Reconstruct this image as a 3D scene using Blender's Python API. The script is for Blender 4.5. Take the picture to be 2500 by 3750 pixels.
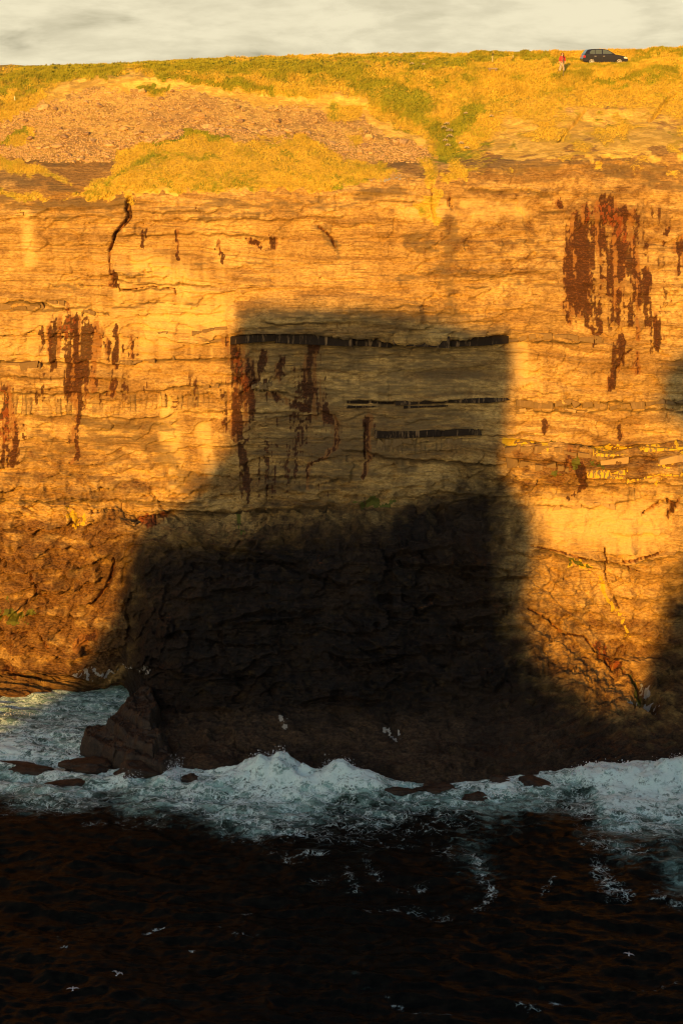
import bpy, bmesh, math, random
import numpy as np
from mathutils import Vector, Matrix

random.seed(7)
rng = np.random.default_rng(7)
for o in list(bpy.data.objects):
    bpy.data.objects.remove(o, do_unlink=True)
scene = bpy.context.scene
COL = scene.collection

# ------------------------------------------------------------------ camera
H = 54.0                                   # eye height above the sea (m)
F = 6000.0                                 # focal length in photo pixels (2500 x 3750)
PITCH = math.atan((1875 - 170) / F)        # sea horizon would sit at photo row 170
cam_d = bpy.data.cameras.new('camera_view')
cam_d.sensor_fit = 'HORIZONTAL'
cam_d.sensor_width = 36.0
cam_d.lens = 36.0 * F / 2500.0
cam_d.clip_start = 0.5
cam_d.clip_end = 5000.0
cam = bpy.data.objects.new('camera_view', cam_d)
COL.objects.link(cam)
cam.location = (0, 0, H)
cam.rotation_euler = (math.pi / 2 - PITCH, 0, 0)
scene.camera = cam
scene.render.resolution_x = 682
scene.render.resolution_y = 1024
scene.cycles.filter_width = 1.1

# ------------------------------------------------------------------ light
SUN_EL = math.radians(11.0)
SUN_AZ = math.radians(16.0)                # light travels this far right of straight away from the camera
LDIR = np.array([math.sin(SUN_AZ) * math.cos(SUN_EL), math.cos(SUN_AZ) * math.cos(SUN_EL), -math.sin(SUN_EL)])
sun_d = bpy.data.lights.new('sun', 'SUN')
sun_d.energy = 5.0
sun_d.angle = math.radians(0.53)
sun_d.color = (1.0, 0.475, 0.055)
sun = bpy.data.objects.new('sun', sun_d)
COL.objects.link(sun)
sun.rotation_euler = Vector(LDIR).to_track_quat('-Z', 'Y').to_euler()
sun.location = (-60, -240, 90)

vs = scene.view_settings
vs.view_transform = 'Standard'
vs.look = 'None'
vs.gamma = 1.0
vs.exposure = 0.55
vs.use_curve_mapping = False

# ------------------------------------------------------------------ node helpers
class NT:
    def __init__(self, tree):
        self.t = tree
        self.n = tree.nodes
        self.l = tree.links
    def new(self, kind, **kw):
        nd = self.n.new(kind)
        for k, v in kw.items():
            setattr(nd, k, v)
        return nd
    def put(self, sock, val):
        if hasattr(val, 'is_output'):
            self.l.new(val, sock)
        else:
            sock.default_value = val
    def math(self, op, a, b=0.0, c=None, clamp=False):
        nd = self.new('ShaderNodeMath', operation=op, use_clamp=clamp)
        self.put(nd.inputs[0], a)
        self.put(nd.inputs[1], b)
        if c is not None:
            self.put(nd.inputs[2], c)
        return nd.outputs[0]
    def vmul(self, v, s):
        nd = self.new('ShaderNodeVectorMath', operation='MULTIPLY')
        self.put(nd.inputs[0], v)
        self.put(nd.inputs[1], s)
        return nd.outputs[0]
    def vadd(self, v, s):
        nd = self.new('ShaderNodeVectorMath', operation='ADD')
        self.put(nd.inputs[0], v)
        self.put(nd.inputs[1], s)
        return nd.outputs[0]
    def noise(self, vec, scale=1.0, detail=5.0, rough=0.55, dist=0.0, color=False):
        nd = self.new('ShaderNodeTexNoise')
        self.put(nd.inputs['Vector'], vec)
        nd.inputs['Scale'].default_value = scale
        nd.inputs['Detail'].default_value = detail
        nd.inputs['Roughness'].default_value = rough
        nd.inputs['Distortion'].default_value = dist
        return nd.outputs['Color' if color else 'Fac']
    def voro(self, vec, scale=1.0, feature='F1', out='Distance'):
        nd = self.new('ShaderNodeTexVoronoi', feature=feature)
        self.put(nd.inputs['Vector'], vec)
        nd.inputs['Scale'].default_value = scale
        return nd.outputs[out]
    def step(self, v, lo, hi):
        nd = self.new('ShaderNodeMapRange', interpolation_type='SMOOTHSTEP')
        self.put(nd.inputs['Value'], v)
        self.put(nd.inputs['From Min'], lo)
        self.put(nd.inputs['From Max'], hi)
        return nd.outputs[0]
    def remap(self, v, lo, hi, a, b):
        nd = self.new('ShaderNodeMapRange')
        self.put(nd.inputs['Value'], v)
        self.put(nd.inputs['From Min'], lo)
        self.put(nd.inputs['From Max'], hi)
        self.put(nd.inputs['To Min'], a)
        self.put(nd.inputs['To Max'], b)
        return nd.outputs[0]
    def mix(self, fac, a, b, mode='MIX'):
        nd = self.new('ShaderNodeMix', data_type='RGBA', blend_type=mode)
        self.put(nd.inputs['Factor'], fac)
        for s, v in ((nd.inputs['A'], a), (nd.inputs['B'], b)):
            if isinstance(v, tuple) and len(v) == 3:
                v = v + (1.0,)
            if nd.inputs.find('A') >= 0:
                pass
            self.put(self.rgba(nd, s), v)
        return [o for o in nd.outputs if o.type == 'RGBA'][0]
    def rgba(self, nd, s):
        return [i for i in nd.inputs if i.type == 'RGBA' and i.name == s.name][0]
    def attr(self, name):
        return self.new('ShaderNodeAttribute', attribute_name=name)
    def sep(self, col):
        nd = self.new('ShaderNodeSeparateColor')
        self.put(nd.inputs[0], col)
        return nd.outputs

def new_mat(name):
    m = bpy.data.materials.new(name)
    m.use_nodes = True
    nt = NT(m.node_tree)
    b = m.node_tree.nodes['Principled BSDF']
    return m, nt, b

def plain(name, col, rough=0.6, metal=0.0, var=0.18, scale=6.0, spec=0.5, alpha=None, coat=0.0):
    m, nt, b = new_mat(name)
    pos = nt.new('ShaderNodeTexCoord').outputs['Object']
    f = nt.noise(pos, scale, 4.0)
    c0 = tuple(c * (1 - var) for c in col) + (1,)
    c1 = tuple(min(1.0, c * (1 + var)) for c in col) + (1,)
    nt.put(b.inputs['Base Color'], nt.mix(f, c0, c1))
    b.inputs['Roughness'].default_value = rough
    b.inputs['Metallic'].default_value = metal
    b.inputs['Specular IOR Level'].default_value = spec
    b.inputs['Coat Weight'].default_value = coat
    return m

# ------------------------------------------------------------------ world: evening sky, low sunlit cloud bank, blue above
world = bpy.data.worlds.new('World')
scene.world = world
world.use_nodes = True
wt = NT(world.node_tree)
bg = world.node_tree.nodes['Background']
sky = wt.new('ShaderNodeTexSky', sky_type='NISHITA')
sky.sun_disc = False
sky.sun_elevation = SUN_EL
sky.sun_rotation = math.radians(180.0) + SUN_AZ
sky.air_density = 1.0
sky.dust_density = 2.0
gen = wt.new('ShaderNodeTexCoord').outputs['Generated']
cl_v = wt.vmul(gen, (11.0, 11.0, 46.0))
cn = wt.noise(cl_v, 1.0, 5.0, 0.56, 0.35)
cn2 = wt.noise(wt.vmul(gen, (38.0, 38.0, 150.0)), 1.0, 4.0, 0.6, 0.2)
nrm = wt.new('ShaderNodeSeparateXYZ')
wt.put(nrm.inputs[0], gen)
elev = nrm.outputs[2]
cover = wt.remap(elev, 0.06, 0.24, 0.80, 0.08)          # cloud thins out overhead
dens = wt.step(wt.math('ADD', cn, wt.math('SUBTRACT', cover, 0.62)), 0.30, 0.62)
shade = wt.step(wt.math('ADD', wt.math('MULTIPLY', cn, 0.7), wt.math('MULTIPLY', cn2, 0.3)), 0.40, 0.60)
cloud = wt.mix(shade, (5.0, 4.5, 3.1, 1), (6.2, 5.6, 3.9, 1))
skyc = wt.mix(dens, sky.outputs[0], cloud)
wt.put(bg.inputs['Color'], skyc)
bg.inputs['Strength'].default_value = 0.098

# ------------------------------------------------------------------ photo pixel <-> place
CT, ST = math.cos(PITCH), math.sin(PITCH)
def unproj(px, py, Y):
    """the point on the sight line through a photo pixel at distance Y north of the camera"""
    u = (np.asarray(px, float) - 1250) / F
    v = (1875 - np.asarray(py, float)) / F
    dy = CT + v * ST
    dz = -ST + v * CT
    t = np.asarray(Y, float) / dy
    return u * t, Y + 0 * t, H + dz * t
def on_sea(px, py, z=0.0):
    u = (np.asarray(px, float) - 1250) / F
    v = (1875 - np.asarray(py, float)) / F
    dy = CT + v * ST
    dz = -ST + v * CT
    t = (z - H) / dz
    return u * t, dy * t
def proj(x, y, z):
    dz = z - H
    d = y * CT - dz * ST
    up = y * ST + dz * CT
    return 1250 + F * x / d, 1875 - F * up / d

# ------------------------------------------------------------------ numpy noise
_perm = rng.permutation(4096)
_rnd = rng.random(4096)
_rnd2 = rng.random(4096)
def _h(i, j, s=0):
    return _perm[(_perm[(i + s * 131) & 4095] + j) & 4095]
def vnoise(x, y, s=0):
    i = np.floor(x).astype(np.int64); j = np.floor(y).astype(np.int64)
    fx = x - i; fy = y - j
    fx = fx * fx * fx * (fx * (fx * 6 - 15) + 10); fy = fy * fy * fy * (fy * (fy * 6 - 15) + 10)
    a = _rnd[_h(i, j, s)]; b = _rnd[_h(i + 1, j, s)]; c = _rnd[_h(i, j + 1, s)]; d = _rnd[_h(i + 1, j + 1, s)]
    return (a + (b - a) * fx) * (1 - fy) + (c + (d - c) * fx) * fy
def fbm(x, y, oct=5, s=0, gain=0.5, lac=2.03):
    r = 0; amp = 1.0; tot = 0
    for k in range(oct):
        r = r + amp * vnoise(x * lac ** k + 17.3 * k, y * lac ** k + 9.1 * k, s + k)
        tot += amp; amp *= gain
    return r / tot                                   # 0..1, mean 0.5
def ridge(x, y, oct=4, s=0):
    r = 0; amp = 1.0; tot = 0
    for k in range(oct):
        r = r + amp * (1 - np.abs(2 * vnoise(x * 2.1 ** k + 5.7 * k, y * 2.1 ** k + 3.3 * k, s + k) - 1))
        tot += amp; amp *= 0.5
    return r / tot
def worley(x, y, s=0):
    """F1, F2, random per cell, and the offset from the cell's point"""
    i = np.floor(x).astype(np.int64); j = np.floor(y).astype(np.int64)
    f1 = np.full(x.shape, 9.0); f2 = np.full(x.shape, 9.0)
    cid = np.zeros(x.shape); cid2 = np.zeros(x.shape); ox = np.zeros(x.shape); oy = np.zeros(x.shape)
    for di in (-1, 0, 1):
        for dj in (-1, 0, 1):
            h = _h(i + di, j + dj, s)
            dx = i + di + 0.15 + 0.7 * _rnd[h] - x
            dy = j + dj + 0.15 + 0.7 * _rnd2[h] - y
            d = np.sqrt(dx * dx + dy * dy)
            near = d < f1
            f2 = np.where(near, f1, np.minimum(f2, d))
            hh = _h(h, h, s + 3)
            cid = np.where(near, _rnd[hh], cid); cid2 = np.where(near, _rnd2[hh], cid2)
            ox = np.where(near, dx, ox); oy = np.where(near, dy, oy)
            f1 = np.where(near, d, f1)
    return f1, f2, cid, cid2, ox, oy
def sstep(v, a, b):
    t = np.clip((v - a) / (b - a), 0, 1)
    return t * t * (3 - 2 * t)
def pchip(xk, yk, xq):
    xk = np.asarray(xk, float); yk = np.asarray(yk, float)
    h = np.diff(xk); d = np.diff(yk) / h
    m = np.zeros(len(xk))
    for i in range(1, len(xk) - 1):
        if d[i - 1] * d[i] > 0:
            w1 = 2 * h[i] + h[i - 1]; w2 = h[i] + 2 * h[i - 1]
            m[i] = (w1 + w2) / (w1 / d[i - 1] + w2 / d[i])
    q = np.clip(xq, xk[0], xk[-1])
    i = np.clip(np.searchsorted(xk, q) - 1, 0, len(h) - 1)
    t = (q - xk[i]) / h[i]
    return ((1 + 2 * t) * (1 - t) ** 2 * yk[i] + t * (1 - t) ** 2 * h[i] * m[i]
            + t * t * (3 - 2 * t) * yk[i + 1] + t * t * (t - 1) * h[i] * m[i + 1])
def seg_mask(px, py, pts, w):
    """1 on a polyline, 0.5 at distance w (photo pixels), 0 at 2w"""
    out = np.zeros(px.shape)
    ws = w if isinstance(w, (list, tuple)) else [w] * len(pts)
    for (x0, y0), (x1, y1), w0, w1 in zip(pts[:-1], pts[1:], ws[:-1], ws[1:]):
        wm = max(w0, w1) * 2
        sel = (px > min(x0, x1) - wm) & (px < max(x0, x1) + wm) & (py > min(y0, y1) - wm) & (py < max(y0, y1) + wm)
        if not sel.any():
            continue
        qx = px[sel]; qy = py[sel]
        dx = x1 - x0; dy = y1 - y0
        t = np.clip(((qx - x0) * dx + (qy - y0) * dy) / (dx * dx + dy * dy + 1e-9), 0, 1)
        d = np.hypot(qx - x0 - t * dx, qy - y0 - t * dy)
        out[sel] = np.maximum(out[sel], np.clip(1 - 0.5 * d / (w0 + (w1 - w0) * t), 0, 1))
    return out
def poly_mask(px, py, poly, soft=20):
    """0.5 on the outline, 1 inside, 0 outside, over +-soft pixels"""
    poly = np.asarray(poly, float)
    out = np.zeros(px.shape)
    sel = ((px > poly[:, 0].min() - soft) & (px < poly[:, 0].max() + soft)
           & (py > poly[:, 1].min() - soft) & (py < poly[:, 1].max() + soft))
    qx = px[sel]; qy = py[sel]
    ins = np.zeros(qx.shape, bool); dist = np.full(qx.shape, 1e9)
    for k in range(len(poly)):
        x0, y0 = poly[k]; x1, y1 = poly[(k + 1) % len(poly)]
        c = ((y0 > qy) != (y1 > qy)) & (qx < (x1 - x0) * (qy - y0) / (y1 - y0 + 1e-12) + x0)
        ins ^= c
        dx = x1 - x0; dy = y1 - y0
        t = np.clip(((qx - x0) * dx + (qy - y0) * dy) / (dx * dx + dy * dy + 1e-9), 0, 1)
        dist = np.minimum(dist, np.hypot(qx - x0 - t * dx, qy - y0 - t * dy))
    out[sel] = np.clip(0.5 + np.where(ins, dist, -dist) / (2 * soft), 0, 1)
    return out

# ------------------------------------------------------------------ mesh helpers
def grid_mesh(name, X, Y, Z, mat, attrs=None, smooth=True):
    R, C = X.shape
    co = np.stack([X, Y, Z], -1).reshape(-1, 3).astype(np.float32)
    r = np.arange(R - 1)[:, None]; c = np.arange(C - 1)[None, :]
    a = (r * C + c)
    q = np.stack([a, a + 1, a + C + 1, a + C], -1).reshape(-1, 4).astype(np.int32)
    me = bpy.data.meshes.new(name)
    me.vertices.add(len(co)); me.vertices.foreach_set('co', co.ravel())
    me.loops.add(q.size); me.loops.foreach_set('vertex_index', q.ravel())
    me.polygons.add(len(q))
    me.polygons.foreach_set('loop_start', np.arange(0, q.size, 4, dtype=np.int32))
    me.polygons.foreach_set('loop_total', np.full(len(q), 4, np.int32))
    me.update(calc_edges=True)
    me.polygons.foreach_set('use_smooth', np.full(len(q), smooth, bool))
    for k, v in (attrs or {}).items():
        at = me.attributes.new(k, 'FLOAT_COLOR', 'POINT')
        at.data.foreach_set('color', v.reshape(-1, 4).astype(np.float32).ravel())
    me.materials.append(mat)
    ob = bpy.data.objects.new(name, me)
    COL.objects.link(ob)
    return ob
def tri_mesh(name, co, faces, mat, attrs=None, parent=None, smooth=False):
    me = bpy.data.meshes.new(name)
    co = np.asarray(co, np.float32); faces = np.asarray(faces, np.int32)
    n = faces.shape[1]
    me.vertices.add(len(co)); me.vertices.foreach_set('co', co.ravel())
    me.loops.add(faces.size); me.loops.foreach_set('vertex_index', faces.ravel())
    me.polygons.add(len(faces))
    me.polygons.foreach_set('loop_start', np.arange(0, faces.size, n, dtype=np.int32))
    me.polygons.foreach_set('loop_total', np.full(len(faces), n, np.int32))
    me.update(calc_edges=True)
    if smooth:
        me.polygons.foreach_set('use_smooth', np.ones(len(faces), bool))
    for k, v in (attrs or {}).items():
        at = me.attributes.new(k, 'FLOAT_COLOR', 'POINT')
        at.data.foreach_set('color', np.asarray(v, np.float32).ravel())
    me.materials.append(mat)
    ob = bpy.data.objects.new(name, me)
    COL.objects.link(ob)
    ob.parent = parent
    return ob
def bm_obj(name, bm, mat, parent=None, smooth=False):
    me = bpy.data.meshes.new(name)
    bmesh.ops.recalc_face_normals(bm, faces=bm.faces)
    bm.to_mesh(me); bm.free()
    if smooth:
        me.polygons.foreach_set('use_smooth', np.ones(len(me.polygons), bool))
    me.materials.append(mat)
    ob = bpy.data.objects.new(name, me)
    COL.objects.link(ob)
    ob.parent = parent
    return ob
def tag(o, label=None, cat=None, group=None, kind=None):
    if label: o['label'] = label
    if cat: o['category'] = cat
    if group: o['group'] = group
    if kind: o['kind'] = kind
    return o
def empty(name, loc, rz=0.0):
    o = bpy.data.objects.new(name, None)
    o.empty_display_size = 0.3
    COL.objects.link(o)
    o.location = loc
    o.rotation_euler = (0, 0, rz)
    return o

# ------------------------------------------------------------------ cliff and hillside material
def make_ground_mat():
    m, nt, b = new_mat('cliff_and_turf')
    pos = nt.new('ShaderNodeNewGeometry').outputs['Position']
    A = nt.attr('maskA'); B = nt.attr('maskB'); C = nt.attr('maskC')
    a = nt.sep(A.outputs['Color']); bb = nt.sep(B.outputs['Color']); c = nt.sep(C.outputs['Color'])
    Nn = nt.attr('grainN'); nn_ = nt.sep(Nn.outputs['Color'])
    n_str, n_mid, n_drip, n_blot = nn_[0], nn_[1], nn_[2], Nn.outputs['Alpha']
    n_lam = nt.noise(nt.vmul(pos, (0.40, 0.40, 6.5)), 1.0, 4.0, 0.62)
    n_hi = nt.noise(nt.vmul(pos, (0.6, 0.8, 1.25)), 6.0, 4.0, 0.66)
    n_fine = nt.math('ADD', nt.math('MULTIPLY', n_hi, 0.45), nt.math('MULTIPLY', n_lam, 0.55))
    # bedded sandstone
    col = nt.mix(nt.step(n_blot, 0.3, 0.7), (0.45, 0.2813, 0.084), (0.61, 0.4074, 0.1365))
    col = nt.mix(nt.math('MULTIPLY', nt.step(n_str, 0.50, 0.68), 0.72), col, (0.25, 0.1406, 0.0434))
    col = nt.mix(nt.math('MULTIPLY', nt.step(n_lam, 0.52, 0.72), 0.62), col, (0.19, 0.1115, 0.0385))
    col = nt.mix(nt.math('MULTIPLY', nt.step(n_fine, 0.56, 0.74), 0.50), col, (0.15, 0.0873, 0.0315))
    col = nt.mix(nt.math('MULTIPLY', nt.step(n_mid, 0.56, 0.74), 0.40), col, (0.25, 0.1455, 0.049))
    col = nt.mix(nt.math('MULTIPLY', nt.step(n_drip, 0.58, 0.75), 0.35), col, (0.30, 0.1843, 0.063))
    col = nt.mix(1.0, col, nt.mix(nt.step(n_hi, 0.30, 0.70), (0.66, 0.62, 0.56, 1), (1.25, 1.25, 1.25, 1)), 'MULTIPLY')
    # pale washed streaks
    pale = nt.step(nt.math('ADD', A.outputs['Alpha'], nt.math('MULTIPLY', nt.math('SUBTRACT', n_drip, 0.5), 0.45)), 0.36, 0.85)
    col = nt.mix(nt.math('MULTIPLY', pale, 0.80), col, nt.mix(n_hi, (0.64, 0.4268, 0.14), (0.84, 0.5917, 0.21)))
    # dull shale, moderate, with shade of the cast shadow and ledges painted in
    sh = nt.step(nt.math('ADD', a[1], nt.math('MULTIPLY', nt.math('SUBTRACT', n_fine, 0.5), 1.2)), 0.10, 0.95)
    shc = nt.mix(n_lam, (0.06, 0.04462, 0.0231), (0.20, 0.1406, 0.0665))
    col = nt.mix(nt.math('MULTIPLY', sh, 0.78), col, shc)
    # rusty brown lower beds
    ha = nt.sep(nt.attr('halo').outputs['Color'])
    rl = nt.step(nt.math('ADD', ha[1], nt.math('MULTIPLY', nt.math('SUBTRACT', n_mid, 0.5), 0.9)), 0.1, 0.9)
    col = nt.mix(nt.math('MULTIPLY', rl, 0.92), col, nt.mix(nt.step(n_hi, 0.35, 0.65), (0.085, 0.034, 0.009), (0.25, 0.125, 0.036)))
    # dark lower rock: splash zone and black lichen, with the cast shade painted in
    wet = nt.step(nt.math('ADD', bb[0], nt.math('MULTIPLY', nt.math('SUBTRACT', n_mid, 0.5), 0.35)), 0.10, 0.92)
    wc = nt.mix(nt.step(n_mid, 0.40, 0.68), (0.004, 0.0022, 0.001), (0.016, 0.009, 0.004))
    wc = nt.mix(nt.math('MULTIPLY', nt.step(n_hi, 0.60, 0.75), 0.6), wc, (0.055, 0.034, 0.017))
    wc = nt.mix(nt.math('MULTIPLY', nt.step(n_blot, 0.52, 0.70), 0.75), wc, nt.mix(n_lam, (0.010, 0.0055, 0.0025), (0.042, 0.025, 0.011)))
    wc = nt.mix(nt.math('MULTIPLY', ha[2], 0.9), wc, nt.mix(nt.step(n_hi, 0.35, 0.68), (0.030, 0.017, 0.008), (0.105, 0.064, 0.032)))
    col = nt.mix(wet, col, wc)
    # iron stained seeps
    hal = ha[0]
    col = nt.mix(nt.math('MULTIPLY', nt.step(hal, 0.1, 0.9), 0.85), col, nt.mix(n_mid, (0.20, 0.075, 0.018), (0.38, 0.18, 0.05)))
    st = nt.math('ADD', a[0], nt.math('MULTIPLY', nt.math('SUBTRACT', n_hi, 0.5), 1.2))
    st = nt.math('MULTIPLY', nt.step(st, 0.12, 0.95), nt.step(a[0], 0.02, 0.25))
    stc = nt.mix(nt.step(n_hi, 0.45, 0.70), (0.045, 0.014, 0.006), (0.16, 0.058, 0.016))
    red = nt.step(nt.math('ADD', B.outputs['Alpha'], nt.math('MULTIPLY', nt.math('SUBTRACT', n_mid, 0.5), 0.8)), 0.35, 0.65)
    stc = nt.mix(red, stc, (0.22, 0.055, 0.014))
    col = nt.mix(nt.math('MULTIPLY', st, 0.93), col, stc)
    # lichen, algae, white droppings
    li = nt.math('ADD', a[2], nt.math('ADD', nt.math('MULTIPLY', nt.math('SUBTRACT', n_hi, 0.5), 1.0), nt.math('MULTIPLY', nt.math('SUBTRACT', n_drip, 0.5), 0.6)))
    col = nt.mix(nt.math('MULTIPLY', nt.step(li, 0.42, 0.58), nt.step(a[2], 0.02, 0.2)), col, (0.62, 0.43, 0.03))
    al = nt.step(nt.math('ADD', bb[1], nt.math('MULTIPLY', nt.math('SUBTRACT', n_hi, 0.5), 0.7)), 0.4, 0.6)
    col = nt.mix(nt.math('MULTIPLY', al, nt.step(bb[1], 0.02, 0.2)), col, (0.12, 0.125, 0.02))
    wh = nt.step(nt.math('ADD', bb[2], nt.math('MULTIPLY', nt.math('SUBTRACT', n_hi, 0.5), 1.6)), 0.48, 0.60)
    col = nt.mix(nt.math('MULTIPLY', wh, nt.step(bb[2], 0.02, 0.2)), col, (0.34, 0.33, 0.29))
    # soil scarp
    so = nt.step(nt.math('ADD', C.outputs['Alpha'], nt.math('MULTIPLY', nt.math('SUBTRACT', n_mid, 0.5), 0.6)), 0.4, 0.6)
    soc = nt.mix(nt.step(n_mid, 0.35, 0.7), (0.56, 0.37, 0.075), (0.80, 0.56, 0.13))
    col = nt.mix(so, col, soc)
    # scree
    vor = nt.voro(pos, 3.2, 'F1', 'Color')
    vs_ = nt.sep(vor)
    sc = nt.step(nt.math('ADD', c[2], nt.math('MULTIPLY', nt.math('SUBTRACT', n_mid, 0.5), 0.6)), 0.4, 0.6)
    scc = nt.mix(vs_[0], (0.33, 0.215, 0.07), (0.64, 0.45, 0.145))
    scc = nt.mix(nt.math('MULTIPLY', nt.step(n_blot, 0.5, 0.7), 0.5), scc, (0.28, 0.17, 0.085))
    col = nt.mix(sc, col, scc)
    # turf
    g = nt.step(nt.math('ADD', c[0], nt.math('ADD', nt.math('MULTIPLY', nt.math('SUBTRACT', n_mid, 0.5), 0.6),
                                               nt.math('MULTIPLY', nt.math('SUBTRACT', n_hi, 0.5), 0.5))), 0.38, 0.62)
    gn = nt.step(nt.math('ADD', c[1], nt.math('ADD', nt.math('MULTIPLY', nt.math('SUBTRACT', n_mid, 0.5), 0.9),
                                                nt.math('MULTIPLY', nt.math('SUBTRACT', n_blot, 0.5), 0.6))), 0.3, 0.75)
    dry = nt.mix(nt.step(n_hi, 0.3, 0.7), (0.40, 0.265, 0.03), (0.66, 0.46, 0.065))
    grn = nt.mix(nt.step(n_hi, 0.3, 0.7), (0.12, 0.15, 0.010), (0.28, 0.29, 0.022))
    col = nt.mix(g, col, nt.mix(gn, dry, grn))
    nt.put(b.inputs['Base Color'], col)
    ro = nt.remap(wet, 0, 1, 0.92, 0.62)
    nt.put(b.inputs['Roughness'], ro)
    b.inputs['Specular IOR Level'].default_value = 0.25
    bump = nt.new('ShaderNodeBump')
    hgt = nt.math('ADD', nt.math('MULTIPLY', n_hi, 0.5), nt.math('ADD', nt.math('MULTIPLY', n_fine, 0.5), nt.math('MULTIPLY', n_lam, nt.math('MULTIPLY', nt.math('SUBTRACT', 1.0, nt.math('MAXIMUM', nt.math('MAXIMUM', c[0], c[2]), C.outputs['Alpha']), clamp=True), 0.7))))
    nt.put(bump.inputs['Height'], hgt)
    bump.inputs['Strength'].default_value = 0.85
    bump.inputs['Distance'].default_value = 0.24
    nt.put(b.inputs['Normal'], bump.outputs[0])
    return m
M_GROUND = make_ground_mat()

SCAR0 = [(-300, 520), (0, 447), (96, 405), (183, 341), (231, 301), (319, 287), (478, 276), (662, 292), (797, 321), (957, 341), (1116, 337), (1250, 345), (1354, 373), (1377, 429), (1449, 469),
        (1553, 501), (1580, 560), (1600, 640), (1560, 690), (1450, 700), (1000, 720), (300, 730), (-300, 740)]
MOUND0 = [(231, 712), (319, 676), (414, 620), (430, 540), (558, 513), (678, 483), (797, 494), (845, 517), (957, 501), (1116, 501), (1196, 533), (1250, 575), (1386, 588), (1465, 636), (1393, 664), (1250, 684),
         (1100, 690), (957, 700), (870, 690), (800, 712), (717, 708), (640, 698), (560, 690), (478, 696), (383, 716)]
SCAR = SCAR0; MOUND = MOUND0
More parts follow.
